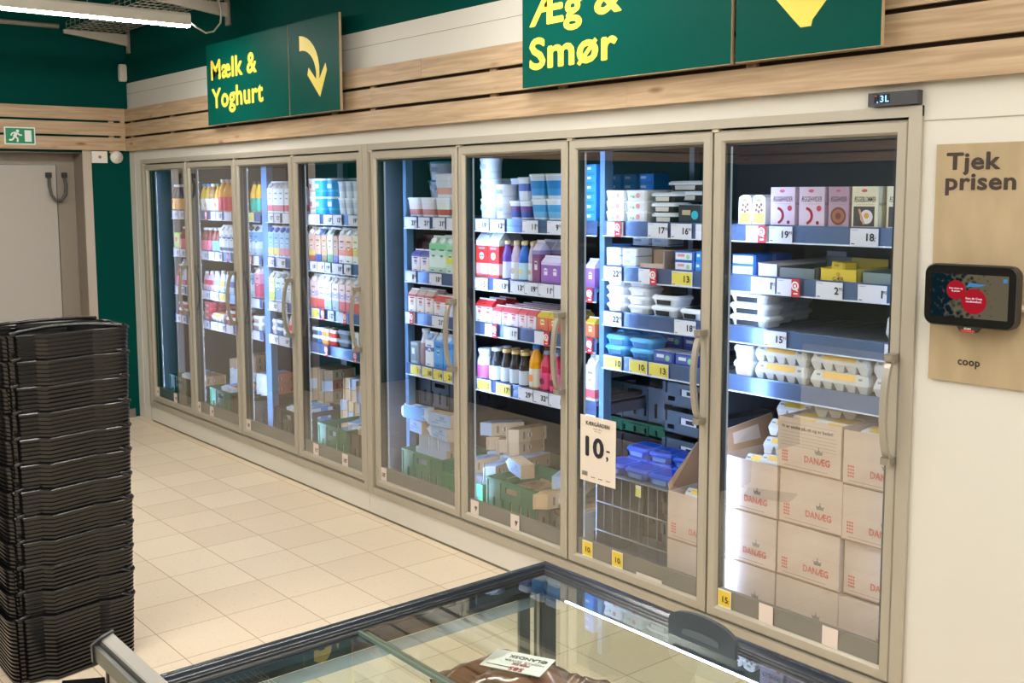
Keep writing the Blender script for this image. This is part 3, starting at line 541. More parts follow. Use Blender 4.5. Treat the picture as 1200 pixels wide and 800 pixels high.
 'ltB': T(tray, .045, .12, 'light blue butter tub', 'butter_tub', 'tub', base='#3fa0e0', rim='#5cb8ee', inner='#8fd0f4', lab='#2f6fb0'),
 'nvB': T(pack, .05, .11, 'navy butter pack, green leaf', 'butter_pack', 'pack', body='#2c469c', front='#5468b4', mark='#dfe8f0', top='#b7bdd4', mark2='#8fd09a'),
 'minc': T(tray, .045, .145, 'blue-film mince tray', 'mince_tray', 'tray', base='#2b5ab8', rim='#1552cc', inner='#0d42bc', lab='#6f9ce0'),
 'yst': T(pack, .03, .05, 'yellow yeast packet', 'yeast_packet', 'packet', body='#e0c43c', front='#e8cf50', mark='#c9a428'),
 'eggB': T(egg_box, .067, .12, 'grey egg box, orange label', 'egg_box', 'egg box'),
}
def spawn(key, w, loc, rot=(0, 0, 0), label=None, group=None, h=None, d=None):
    fn, hh, dd, desc, name, cat, kw = TY[key]; h = h or hh; d = d or dd; w = round(w/.002)*.002
    ck = (key, w, round(h, 3), round(d, 3))
    if ck not in DM:
        b, parts, _, _ = fn(w, d, h, **kw); DM[ck] = (b.mesh(name), [(pn, pb.mesh(pn)) for pn, pb in parts])
    me, parts = DM[ck]; o = obj(name, me, None, loc, rot)
    for pn, pm in parts: obj(pn, pm, o)
    o['label'] = label; o['category'] = cat
    if group: o['group'] = group
    return o
SHN = ['top shelf', 'second shelf', 'third shelf', 'fourth shelf', 'cabinet floor']
CNT = {}
COUNT = [0]
def level(d, s): return LEV[(d-1)//2][s-1]
def row(door, s, key, pL, pR, n, stack=1, deep=1, h=None, y0=.206, z=None, jit=0, dz=0, gap=.97, tilt=0, dd=None):
    zz = (level(door, s)-.004) if z is None else z
    a, c = X(pL, zz+.05, y0), X(pR, zz+.05, y0); st = (c-a)/n; fn, hh, dp, desc, name, cat, kw = TY[key]; H = h or hh; dp = dd or dp
    for i in range(n):
        CNT[(door, s)] = CNT.get((door, s), 0)+1; col = CNT[(door, s)]
        for k in range(stack):
            for r in range(deep):
                lab = f'{desc}, {ORD[col]} column'
                if stack > 1: lab += ', '+(('lower', 'upper')[k] if stack == 2 else ('bottom', 'middle', 'top')[k] if stack == 3 else ORD[k+1]+' up')
                if deep > 1: lab += f', row {("one","two","three","four","five")[r]}'
                lab += f', {SHN[s-1]}, {ORD[door]} door'
                j = R.uniform(-1, 1)*jit
                spawn(key, st*gap, (a+(i+.5)*st+j*.004, y0+dp/2+r*(dp+.004)+abs(j)*.006, zz+dz+k*H*1.0), (0, tilt, j*.06), lab, f'{desc.split(",")[0]}s on the {SHN[s-1]}, {ORD[door]} door', h=H, d=dp); COUNT[0] += 1
exec_rows = [
 # door 1
 (1, 1, 'jDark', 200, 215, 3, 1, 2), (1, 2, 'lime', 204, 211, 1), (1, 2, 'smo', 211, 217, 1), (1, 3, 'smo', 206, 211, 1), (1, 3, 'mW', 211, 218, 1), (1, 4, 'tubR', 208, 218, 2, 2),
 # door 2
 (2, 1, 'jOrB', 233, 243, 2, 1, 2), (2, 1, 'jBr', 243, 249, 1, 1, 2), (2, 1, 'jOrG', 249, 254, 1, 1, 2), (2, 1, 'jRed', 254, 272, 3, 1, 2),
 (2, 2, 'smo', 235, 246, 2, 1, 2), (2, 2, 'smoB', 247, 257, 2, 1, 2), (2, 2, 'mBlk', 257, 274, 3, 1, 2),
 (2, 3, 'poR', 237, 249, 2, 1, 2), (2, 3, 'poW', 249, 256, 1, 1, 2), (2, 3, 'poY', 256, 262, 1, 1, 2), (2, 3, 'poW', 262, 267, 1, 1, 2), (2, 3, 'poB', 267, 274, 1, 1, 2),
 (2, 4, 'tubP', 238, 246, 1, 3, 3), (2, 4, 'eggB', 247, 262, 1), (2, 4, 'tubR', 263, 274, 1, 2, 2),
 # door 3
 (3, 1, 'jGrn', 291, 302, 2, 1, 2), (3, 1, 'mW', 313, 339, 4, 1, 2), (3, 2, 'mLB', 291, 303, 2, 1, 2), (3, 2, 'mBY', 314, 327, 2, 1, 2), (3, 2, 'mBR', 327, 340, 2, 1, 2),
 (3, 3, 'mLB', 293, 298, 1, 1, 1), (3, 3, 'mPk', 298, 304, 1, 1, 2), (3, 3, 'mYe', 315, 322, 1, 1, 2), (3, 3, 'mBl2', 322, 329, 1, 1, 2), (3, 3, 'mGr', 329, 342, 2, 1, 2),
 (3, 4, 'tubW', 295, 305, 1, 2), (3, 4, 'tubW', 318, 323, 1, 2), (3, 4, 'tubB', 323, 331, 1, 2), (3, 4, 'poY', 331, 335, 1), (3, 4, 'poR', 336, 341, 1),
 # door 4
 (4, 1, 'bktP', 358, 366, 1, 2), (4, 1, 'bkt', 366.5, 380.5, 1, 2), (4, 1, 'bkt', 381, 394, 1, 2, 2), (4, 1, 'sqW', 394.5, 419, 3, 2),
 (4, 2, 'oPk', 361, 368.5, 1, 1, 2), (4, 2, 'oNv', 368.5, 376, 1, 1, 2), (4, 2, 'oBr', 376, 383, 1, 1, 2), (4, 2, 'oGn', 383, 390, 1, 1, 2), (4, 2, 'oPu', 390, 396, 1, 1, 2), (4, 2, 'oRd', 396, 404, 1, 1, 2), (4, 2, 'oOr', 404, 413, 1, 1, 2), (4, 2, 'oYe', 413, 420, 1, 1, 2),
 (4, 3, 'pRd', 363, 380, 2, 1, 2), (4, 3, 'pGy', 380, 397, 2, 1, 2), (4, 3, 'pRd', 397, 420, 3, 1, 2),
 (4, 4, 'tubB', 364, 374, 1, 2), (4, 4, 'tubO', 374, 384, 1, 2), (4, 4, 'tubR', 384, 393, 1, 2), (4, 4, 'tubD', 393, 412, 1, 2), (4, 4, 'book', 412, 420, 2),
 # door 5
 (5, 1, 'sqR', 475, 506, 2, 1), (5, 1, 'sqG', 507, 524, 1, 1), (5, 1, 'sqT', 525, 540, 1, 1), 
 (5, 2, 'brnC', 482, 502, 2, 1), (5, 2, 'gnC', 502, 522, 2, 1, 2), (5, 2, 'gnY', 522, 532, 1, 1, 2),
 (5, 3, 'crR', 478, 507.5, 3, 1, 2), (5, 3, 'crR2', 508, 529, 2, 1, 2),
 (5, 4, 'gry', 480, 489, 1), (5, 4, 'brB', 489, 498, 1), (5, 4, 'whC', 498, 508, 1, 1, 2), (5, 4, 'blC', 508, 519, 1, 1, 2), (5, 4, 'blC', 519, 530, 1, 1, 2),
 # door 6
 (6, 1, 'rdX', 557, 575, 1, 3), (6, 1, 'rdS', 576, 594, 1, 2), (6, 1, 'puR', 594.5, 618.5, 2, 1), (6, 1, 'lbP', 619, 655, 2, 1),
 (6, 2, 'tetR', 557, 585, 2, 1, 2), (6, 2, 'cork', 585.5, 595, 1, 1, 2), (6, 2, 'corkW', 595, 605, 1, 1, 2), (6, 2, 'corkB', 605, 615, 1, 1, 2), (6, 2, 'corkW', 615, 623, 1, 1, 2), (6, 2, 'ging', 623, 632.5, 1, 1, 2), (6, 2, 'purC', 633, 655, 2, 1, 1),
 (6, 3, 'crB', 557, 576, 2, 1, 3), (6, 3, 'crP', 577, 628, 5, 1, 5), (6, 3, 'crY', 629, 655, 2, 1, 4),
 (6, 4, 'pnkB', 557, 570, 1), (6, 4, 'blkB', 571, 584, 1, 1, 2), (6, 4, 'tanB', 584, 616, 3, 1, 2), (6, 4, 'orj', 616, 628.5, 1, 1, 2), (6, 4, 'rsp', 629, 652, 2, 1, 2),
 # door 7
 (7, 1, 'wBox', 709, 757, 2, 3, 2), (7, 1, 'trD', 759, 791, 1, 3), (7, 1, 'drkP', 792, 821, 1, 1),
 (7, 2, 'whB', 709, 747, 2, 2), (7, 2, 'bluW', 789, 813, 1, 2), (7, 2, 'bluS', 814, 824, 1, 2),
 (7, 3, 'trW', 707, 758, 2, 4), (7, 3, 'trK', 759, 792, 1, 2), (7, 3, 'trK', 793, 822, 1, 1),
 (7, 4, 'ltB', 706, 764, 2, 2), (7, 4, 'nvB', 764, 816, 2, 1),
 # door 8
 (8, 1, 'rnd', 865, 897.5, 2, 1, 3), (8, 1, 'eggW', 902, 932, 1, 1, 5), (8, 1, 'eggW', 935, 967, 1, 1, 5), (8, 1, 'eggC', 970, 995, 1, 1, 4), (8, 1, 'eggY', 997, 1030, 1, 1, 4), (8, 1, 'eggY', 1038, 1070, 1, 1, 3),
 (8, 2, 'bluW', 856, 885, 1, 2, 2), 
 (8, 3, 'trK', 849, 900, 1, 4),
 (8, 4, 'tubW', 856, 881, 1, 2),
 (8, 4, 'eggB', 882, 946, 1, 2), (8, 4, 'eggB', 947, 1019, 1, 2), (8, 4, 'eggB', 1021, 1080, 1, 2),
]
for r_ in exec_rows:
    r_ = list(r_); kw = {}
    if r_[2] in ('tubD',): kw['h'] = .055
    if r_[0] == 8 and r_[2] == 'tubW': kw = dict(h=.06, dd=.11)
    if r_[0] == 2 and r_[2] == 'eggB': kw = dict(h=.06, dd=.1)
    row(*r_, jit=(0 if TY[r_[2]][5] in ('box', 'egg box') else .5), **kw)
# second layers and rear stacks
row(4, 1, 'bkt', 408, 421, 1, 2, y0=.33)
row(5, 1, 'rdW', 476, 522, 2, 3, y0=.36, h=.1); row(5, 1, 'sqT', 506, 528, 1, 1, z=1.654+.106, h=.125)
row(5, 2, 'drkC', 484, 505, 2, 1, y0=.32)
row(6, 1, 'stp', 604, 617, 1, 1, z=1.654+.092); row(6, 1, 'mbP', 617, 655, 2, 1, z=1.654+.101); row(6, 1, 'rdX', 574, 612, 2, 2, y0=.34)
row(6, 2, 'ging', 632, 656, 2, 1, y0=.29)
row(7, 1, 'bluS', 711, 765, 3, 5, y0=.52, h=.042); row(6, 1, 'bluS', 685.5, 697.5, 1, 6, y0=.206)
row(6, 2, 'purC', 686, 697, 1, 1); row(6, 4, 'mW', 686, 697, 1, 1); row(6, 3, 'crY', 686, 697, 1, 1)
row(7, 1, 'trD', 778, 826, 1, 2, z=1.657+.088, y0=.27)
row(7, 2, 'whB', 740, 785, 2, 1, z=1.464+.085, y0=.36); row(7, 2, 'bluS', 712, 740, 1, 2, y0=.4)
row(7, 4, 'ltB', 719, 778, 2, 3, y0=.36); row(7, 4, 'nvB', 777, 822, 2, 2, y0=.34)
row(8, 3, 'trK', 863, 915, 1, 4, y0=.36); row(8, 3, 'trK', 890, 935, 1, 3, y0=.52)
row(8, 4, 'trK', 859, 889, 1, 2, y0=.36, dd=.11)
print('ITEMS', COUNT[0])
# ------------------------------------------------------------------ display trays on the rightmost cooler's second shelf
z2 = 1.464
def display(pl, pr, col, hgt, dep, label, y0=.206, rz=0, word=None, inner='#5c5f58'):
    a, c = X(pl, z2, y0), X(pr, z2, y0); w = c-a; b = MB(); m_ = M(col, .6); n_ = M(inner, .7)
    b.box(0, w, 0, .003, 0, hgt, m_); b.box(0, .003, 0, dep, 0, hgt+.004, m_); b.box(w-.003, w, 0, dep, 0, hgt+.004, m_); b.box(0, w, dep-.003, dep, 0, hgt+.03, m_); b.box(.003, w-.003, .003, dep-.003, 0, .004, n_)
    if word: b.text(word, w/2, -.001, .004, .02, M('#5a4a20', .5), .01, 'c'); b.disc(w/2, -.001, hgt*.6, .008, M('#c99a28', .5))
    return tag(obj('display_tray', b, None, (a, y0, z2), (0, 0, rz)), label, 'display tray', 'open display trays on the second shelf, eighth door')
display(888, 911, '#e2dce4', .05, .45, 'white open display tray with pink mark between butter boxes and grey tray', rz=-.0)
display(913, 955, '#707a7c', .04, .3, 'low grey display tray left of the yellow yeast tray')
display(961, 1004, '#ddc23c', .045, .2, 'yellow display tray holding yeast packets', word='GÆR')
display(1010, 1052, '#7b8a88', .04, .3, 'low grey-green display tray right of the yellow yeast tray')
for i, (px, yy, rz, zz) in enumerate(((972, .26, .2, .012), (985, .27, -.3, .012), (996, .25, .7, .012), (977, .33, 0, .012), (983, .29, .4, .042), (992, .3, -.5, .042))):
    spawn('yst', .05, (X(px, z2, yy), yy, z2+zz-.006), (0, .1, rz), f'yellow yeast packet, {ORD[i+1]} of six in the yellow tray', 'yeast packets in the yellow display tray')
a = X(740, 1.464, .3); b = MB(); b.box(0, .25, 0, .003, 0, .075, CARD); b.box(0, .003, -.08, .2, 0, .075, CARD); b.box(.25, .253, -.08, .2, 0, .075, CARD)
b.box(0, .25, -.08, .2, 0, .003, CARDIN); b.box(0, .25, -.083, -.08, 0, .02, CARD)
tag(obj('display_tray', b, None, (a, .31, 1.464)), 'brown cardboard tray behind the white butter packs, second shelf, seventh door', 'display tray')
# hanging back goods: plastic bag at far right of third shelf, eighth door
b = MB(); b.rings([(0, .02, .03, M('#e9ecf0', .3)), (.03, .035, .05, M('#e9ecf0', .3)), (.08, .03, .045, M('#e9ecf0', .3)), (.1, .02, .03, M('#e9ecf0', .3)), (.125, .03, .03, M('#e9ecf0', .3))], 'rd')
tag(obj('plastic_bag', b, None, (X(1050, 1.27, .25), .26, 1.266)), 'white tied plastic bag at the right end of the third shelf, eighth door', 'bag')
# ------------------------------------------------------------------ price cards and flags
YC, WC = M('#e9d85a', .5), M('#e3e3ee', .5); INK = M('#22242c', .6)
def card(w, h, txt, sup, yellow):
    k = ('card', round(w, 3), h, txt, sup, yellow)
    if k not in DM:
        b = MB(); b.box(-w/2, w/2, 0, .0015, 0, h, WC); y = -.0006
        if yellow: b.quad((-w/2+.003, y, .006), (w/2-.003, y, .006), (w/2-.003, y, h-.004), (-w/2+.003, y, h-.004), YC)
        if txt:
            v, f, a_, b_ = text_data(txt, .02); s = min(.036, w*.55/max(b_-a_, .3)); x1 = w/2-.004-(.011 if sup else 0)
            b.text(txt, x1, y-.0005, h*.30, s, INK, .032, 'r'); 
            if sup == ',-': comma_dash(b, x1+.001, y-.0005, h*.30, s*.62)
            elif sup: b.text(sup, x1+.001, y-.0005, h*.30+s*.4, s*.42, INK, .01, 'l')
            b.quad((-w/2+.005, y-.0004, .005), (-w/2+.018, y-.0004, .005), (-w/2+.018, y-.0004, .008), (-w/2+.005, y-.0004, .008), INK)
            b.quad((-w/2+.005, y-.0004, h-.007), (-w/2+.03, y-.0004, h-.007), (-w/2+.03, y-.0004, h-.0055), (-w/2+.005, y-.0004, h-.0055), M('#8a8a92'))
        DM[k] = b.mesh('price_card')
    return DM[k]
FLAG = None
def flag_mesh():
    b = MB(); w, h = .036, .066; b.box(-w/2, w/2, 0, .001, 0, h, M('#d8262e', .5)); n_ = 18
    for (r0, r1, mt, y) in ((.0165, 0, WHITE, -.0006), (.010, 0, M('#d8262e', .5), -.001), (.0055, 0, WHITE, -.0014)): b.disc(-.002, y, h*.62, r0, mt, n=n_)
    b.quad((.004, -.0012, h*.32), (.012, -.0012, h*.32), (.004, -.0012, h*.55), (-.002, -.0012, h*.52), WHITE)
    b.quad((-.008, -.0008, .009), (.010, -.0008, .010), (.010, -.0008, .016), (-.008, -.0008, .015), WHITE); return b.mesh('shelf_flag')
FLAG = flag_mesh(); TC = {}
def pcard(door, s, pl, pr, txt='', sup='95', yellow=False):
    z = level(door, s)-.065; a, c = X(pl, z+.03, .19), X(pr, z+.03, .19); TC[(door, s)] = TC.get((door, s), 0)+1
    rd = f'reading {txt}' if txt else 'with faded print'
    lab = f'{"yellow" if yellow else "white"} price card {rd}, {ORD[TC[(door, s)]]} card, {SHN[s-1]}, {ORD[door]} door'
    tag(obj('price_card', card(c-a, .060, txt, sup if txt else '', yellow), None, ((a+c)/2, .191, z)), lab, 'price card', 'price cards in the shelf rails')
FC = {}
def flag(door, s, px):
    z = level(door, s)-.068; FC[(door, s)] = FC.get((door, s), 0)+1
    tag(obj('shelf_flag', FLAG, None, (X(px, z+.03, .183), .184, z)), f'red flag with white ring, {ORD[FC[(door, s)]]} flag, {SHN[s-1]}, {ORD[door]} door', 'shelf flag', 'red ring flags on the shelf rails')
for t in [
 (8, 1, 874, 900, '', ''), (8, 1, 901, 928, '19'), (8, 1, 996, 1029, '18', ',-'), (8, 2, 880, 908, '1'), (8, 2, 910, 936, '2'), (8, 2, 956, 987, '2'), (8, 2, 1005, 1039, '1'), (8, 3, 895, 921, '15'), (8, 3, 1036, 1052, ''),
 (7, 1, 711, 730, ''), (7, 1, 759, 782, '17'), (7, 1, 786, 810, '16'), (7, 1, 815, 828, ''), (7, 2, 707, 728, '22'), (7, 2, 748, 768, '2'), (7, 2, 787, 811, '13', ',-', True), (7, 3, 707, 728, '22'), (7, 3, 790, 815, '18'),
 (7, 4, 707, 728, '10', '', True), (7, 4, 737, 758, '10', ',-', True), (7, 4, 760, 783, '13', ',-', True),
 (6, 1, 557, 572, '19'), (6, 1, 574, 591, '12'), (6, 1, 612, 630, '11'), (6, 1, 641, 657, '9'), (6, 2, 556, 571, '15'), (6, 2, 578, 595, '13'), (6, 2, 598, 614, '13'), (6, 2, 614.5, 630, '19'), (6, 2, 630.5, 648, '11'), (6, 2, 649, 658, ''),
 (6, 3, 568, 580, ''), (6, 3, 590, 606, '11'), (6, 3, 626, 640, ''), (6, 4, 559, 575, '13', '95', True), (6, 4, 581, 598, '17', '95', True), (6, 4, 607, 624, '29'), (6, 4, 625, 642, '32'), (6, 4, 643, 660, '1'),
 (5, 1, 474, 488, '21'), (5, 1, 490, 503, '21'), (5, 1, 507, 521, '31'), (5, 1, 523, 535, ''), (5, 2, 475, 487, '8'), (5, 2, 503, 517, '10'), (5, 3, 475, 486, ''), (5, 3, 506, 520, '21'), (5, 4, 481, 493, '11', '', True), (5, 4, 494.5, 506, '10', '', True), (5, 4, 507.5, 518.5, '14', '', True), (5, 4, 519.5, 530, '21', '', True),
 (4, 1, 361, 374, '12'), (4, 1, 379, 389, '10'), (4, 1, 390, 400, '12'), (4, 1, 408, 419, '19'), (4, 2, 363, 371, '18'), (4, 2, 372, 380, '18'), (4, 2, 381, 387, '19'), (4, 2, 389, 401, '18'), (4, 2, 403, 411, '19'), (4, 3, 365, 374, '14', '', True), (4, 3, 384, 391, '12'), (4, 3, 397, 403, ''),
 (3, 1, 291, 297, '', '', True), (3, 1, 314, 320, '12'), (3, 1, 321, 328, '12'), (3, 1, 331, 339, ''), (3, 2, 297, 303, ''), (3, 2, 314, 321, '12'), (3, 2, 325, 334, '10'), (3, 3, 293, 304, ''), (3, 3, 315, 325, '12'), (3, 3, 325.5, 336, '10'), (3, 4, 295, 304, ''), (3, 4, 315, 326, '12'), (3, 4, 327, 339, '10'),
 (2, 1, 247, 252, '11'), (2, 1, 253, 260, '12'), (2, 1, 263, 271, ''), (2, 2, 236, 243, '12'), (2, 2, 244, 251, '12'), (2, 2, 252, 260, '12'), (2, 3, 237, 245, '12'), (2, 3, 246, 256, '12'), (2, 3, 257, 267, '14', '', True), (2, 4, 239, 245, '12'), (2, 4, 247, 255, '12'), (2, 4, 256, 264, '12'), (2, 4, 265, 273, ''),
 (1, 1, 202, 208, '11'), (1, 1, 209, 215, '11'), (1, 2, 204, 210, '12'), (1, 2, 211, 217, '12'), (1, 3, 206, 216, '12'), (1, 4, 207, 212, '12'), (1, 4, 213, 218, '12')]: pcard(*t)
for f_ in [(8, 1, 892.5), (8, 2, 932), (7, 1, 723.5), (7, 2, 765), (6, 3, 579), (6, 3, 640), (5, 3, 482), (4, 3, 378), (4, 3, 404), (4, 4, 382), (4, 4, 416), (2, 1, 241), (2, 2, 267), (3, 2, 293.5)]: flag(*f_)
row_flag = [(690.5, 2), (690.5, 3)]
for px, s in row_flag:
    tag(obj('shelf_flag', FLAG, None, (X(px, level(6, s)-.04, .183), .184, level(6, s)-.068)), f'red ring flag seen past the upright, {SHN[s-1]}, left edge of seventh door', 'shelf flag')
# cards on the door bottoms
def dcard(door, px, txt, sup, yellow=False, blank=False, w=.062):
    x = X(px, .245, .01); k = ('dc', txt, yellow, blank)
    if k not in DM:
        b = MB(); h = .075; b.box(-w/2, w/2, 0, .0012, 0, h, M('#dccfc4' if not yellow else '#e3dcb8', .55)); y = -.0006
        if yellow: b.quad((-w/2+.003, y, .012), (w/2-.003, y, .012), (w/2-.003, y, h-.006), (-w/2+.003, y, h-.006), M('#e2c440', .5))
        if txt: b.text(txt, w/2-.014, y-.0005, .026, .033, INK, .025, 'r'); (comma_dash(b, w/2-.013, y-.0005, .026, .02) if yellow else b.text(sup, w/2-.013, y-.0005, .036, .016, INK, .02, 'l'))
        DM[k] = b.mesh('price_card')
    tag(obj('price_card', DM[k], None, (x, .0118, .212)), (f'{"yellow" if yellow else "white"} card reading {txt}' if txt else 'blank pinkish card')+f' at the foot of the {ORD[door]} door, near column {CN[door]}', 'price card', 'price cards at the foot of the doors')
CN = {}
for t in [(1, 184.5, '9', "''"), (1, 205.5, '9', "''"), (2, 233, '9', "''"), (2, 248, '9', "''"), (3, 291, '10', "''"), (4, 370, '11', "''"), (4, 404, '10', "''"), (5, 449, '10', "''"), (6, 556, '9', "''"), (6, 603, '9', "''"),
          (7, 688, '10', ',-', True), (7, 723, '10', ',-', True), (8, 848.5, '15', ',-', True), (8, 897, '', ''), (8, 972, '', '')]:
    CN[t[0]] = CN.get(t[0], 0)+1
    o_n = {1: 'left one', 2: 'next one', 3: 'right one'}[CN[t[0]]]; CN_s = CN[t[0]]; CN[t[0]] = o_n; dcard(*t); CN[t[0]] = CN_s
for o in list(C.objects):
    if o.name.startswith('price_card') and 'near column' in o['label']: o['label'] = o['label'].replace('near column', 'the')
b = MB().box(-.07, .07, 0, .001, 0, .018, M('#cfc8be', .5)); tag(obj('paper_strip', b, None, (X(760, .24, .01), .0118, .213)), 'slim blank paper strip at the foot of the seventh door', 'paper')
# poster on door 7
b = MB(); w, h = .212, .285; b.box(-w/2, w/2, 0, .0015, 0, h, M('#e2d6c6', .55)); y = -.0006
b.text('KÆRGÅRDEN', 0, y, h*.865, .0225, INK, .03, 'c'); b.text('BLØD, 200 G', 0, y, h*.81, .009, INK, .0, 'c'); b.text('FRIT VALG', 0, y, h*.775, .008, INK, 0, 'c')
b.text('10', -.018, y, h*.40, .115, INK, .045, 'c', sx=1.12); comma_dash(b, .052, y, h*.40, .075)
for i in range(12): b.quad((-.095+i*.003, y, .022), (-.0935+i*.003, y, .022), (-.0935+i*.003, y, .042), (-.095+i*.003, y, .042), INK)
for x in (-.04, .005, .05): b.quad((x, y, .02), (x+.025, y, .02), (x+.025, y, .024), (x, y, .024), M('#7a7068'))
tag(obj('price_poster', b, None, (1.739, .0115, .552)), 'cream paper poster reading 10,- hung low behind the glass of the seventh door', 'poster')
# ------------------------------------------------------------------ crates, lying cartons, cardboard boxes on the cabinet floor
def crate(w, d, h, col):
    k = ('crate', w, d, h, col)
    if k not in DM:
        b = MB(); m_ = M(col, .45); t = .006; sl = []
        n_ = max(3, int(w/.07))
        for i in range(n_):
            x = w*.14+i*(w*.72)/(n_-1); sl.append((x-.008, x+.008, h*.16, h*.55))
        hl = (w*.38, w*.62, h*.72, h*.86)
        b.grid(0, w, 0, h, 0, t, sl+[hl], m_); b.grid(0, w, 0, h, d-t, d, sl+[hl], m_)
        sd = [(d*.2+i*d*.2-.008, d*.2+i*d*.2+.008, h*.16, h*.55) for i in range(4)]+[(d*.35, d*.65, h*.72, h*.86)]
        b.grid(0, d, 0, h, 0, t, sd, m_, axis='x'); b.grid(0, d, 0, h, w-t, w, sd, m_, axis='x'); b.box(0, w, 0, d, 0, .006, m_)
        for (x0, x1, y0, y1) in ((-.006, w+.006, -.006, .004), (-.006, w+.006, d-.004, d+.006), (-.006, .004, 0, d), (w-.004, w+.006, 0, d)): b.box(x0, x1, y0, y1, h-.012, h, m_)
        for x in (0, w*.28, w*.72, w): b.box(x-.004, x+.004, -.005, 0, 0, h, m_)
        DM[k] = b.mesh('crate')
    return DM[k]
GC = '#1b7049'
CRS = [((-3.17, .13), .36, .34, .21, '#1a4a3c', 'dark green crate of cartons behind the first door'),
 ((-2.415, .13), .33, .34, .21, GC, 'green crate of cartons behind the second door'),
 ((-2.06, .14), .33, .34, .2, '#3a3a36', 'dark crate at right behind the second door'),
 ((-1.42, .13), .36, .34, .22, '#3c3a36', 'dark grey crate of blue-capped cartons behind the third door'),
 ((-.835, .13), .33, .34, .21, GC, 'green crate of bagged cartons behind the fourth door'),
 ((-.49, .15), .33, .34, .2, '#57503f', 'brown-grey crate at right behind the fourth door'),
 ((.075, .14), .37, .34, .215, '#2a7a55', 'green crate under the blue carton stack behind the fifth door'),
 ((.47, .13), .33, .34, .16, '#2a8a5c', 'lower green crate at right behind the fifth door'),
 ((.84, .13), .365, .34, .215, GC, 'green crate with white handle slot behind the sixth door'),
 ((1.215, .13), .32, .34, .19, '#6a6250', 'brown-grey crate right of the green one behind the sixth door'),
 ((.50, .5), .37, .34, .16, '#2a7a55', 'rear green crate between the fifth and sixth doors'),
 ((.06, .27), .38, .32, .16, '#171c22', 'black crate resting on the blue cartons behind the fifth door')]
for (x, y), w, d, h, col, lab in CRS: tag(obj('crate', crate(w, d, h, col), None, (x, y, .608 if 'resting' in lab else DECK)), lab, 'crate', 'plastic crates on the cabinet floors')
TY['krt'] = T(carton, .235, .072, 'kraft milk carton, pale blue side', 'milk_carton', 'carton', bands=[(1., '#cfae87')], roof='#b6c3d4', fin='#c2ceda', side='#93a9c6')
TY['krtN'] = T(carton, .235, .072, 'kraft milk carton', 'milk_carton', 'carton', bands=[(.08, '#cfae87'), (.5, '#b88f62'), (.42, '#cfae87')], roof='#cfae87', fin='#d4b48c', side='#bf986c')
TY['krtW'] = T(carton, .235, .072, 'white and blue milk carton', 'milk_carton', 'carton', bands=[(.2, '#dfe6ee'), (.3, '#5f9ad4'), (.5, '#e6ecf2')], roof='#dfe6f0', fin='#eef2f8', side='#5c97cc', cap='#eef2f8')
TY['krtO'] = T(carton, .235, .072, 'orange-brown milk carton', 'milk_carton', 'carton', bands=[(1., '#d98a68')], roof='#dfe6f0', fin='#eef2f8', side='#d97a5a')
LY = []
def lying(key, x, y, z, ang, door, axis='y', tilt=0, blue_up=True):
    """carton on its side; axis y: gable end towards the aisle"""
    lab = 'x'
    spin = PI/2 if blue_up else 0
    m_ = Matrix.Translation((x, y, z+.036)) @ Matrix.Rotation(ang, 4, 'Z') @ Matrix.Rotation(tilt, 4, 'Y') @ Matrix.Rotation(PI/2 if axis == 'y' else 0, 4, 'X')
    if axis == 'x': m_ = Matrix.Translation((x, y, z+.036)) @ Matrix.Rotation(ang, 4, 'Z') @ Matrix.Rotation(-PI/2, 4, 'Y')
    m_ = m_ @ Matrix.Rotation(spin, 4, 'Z')
    o = spawn(key, .072, (0, 0, 0), (0, 0, 0), lab, f'lying milk cartons behind the {ORD[door]} door'); o.matrix_world = m_; LY.append((door, x, y, z, key, axis, o)); return o
P_ = .0725
# door 5 heap: in the crate, gables forward, then two crossed layers
for k in range(3):
    for l in range(3): lying('krt', .125+k*.085, .43, .172+l*P_, 0, 5)
for k in range(3): lying('krt', .13+k*.08, .45, .385, .03*k, 5)
for k in range(2): lying('krt', .17+k*.24, .24+.0*k, .385+P_, -.1, 5, 'x'); lying('krt', .17+k*.24, .33, .385+P_, -.1, 5, 'x')
for k in range(2): lying('krtW' if k == 0 else 'krt', .18+k*.24, .25, .385+2*P_+.003, .12, 5, 'x')
for k in range(3): lying('krt', .52+k*.09, .43, .172, 0, 5); lying('krt', .52+k*.09, .43, .172+P_, 0, 5)
for k in range(2): lying('krt', .55+k*.12, .42, .172+2*P_, .25*k, 5)
# door 6 heap
for k in range(3):
    for l in range(2): lying('krtN', .91+k*.11, .43, .172+l*P_, 0, 6)
lying('krt', 1.02, .24, .172+2.9*P_, -.35, 6, 'x'); lying('krt', 1.2, .36, .172+2.9*P_, .5, 6, 'y'); lying('krt', 1.3, .38, .172+2.9*P_, .5, 6, 'y')
for k in range(4): lying('krtN', 1.26+k*.074, .42, .172+P_, .0, 6)
lying('krtN', 1.36, .25, .172+2.3*P_, -.2, 6)
for k in range(3): lying('krt', .52+k*.1, .62, .172+.16, .05*k, 6)
for k in range(3): lying('krtN', .50+k*.085, .63, .332+P_, 0, 6)
for k in range(3): lying('krtN', .90+k*.085, .64, .172, 0, 6); lying('krtN', .90+k*.085, .64, .172+P_, 0, 6)
lying('krt', .56, .6, .332+2*P_, -.5, 6); lying('krtN', .70, .62, .332+2*P_, -.1, 6)
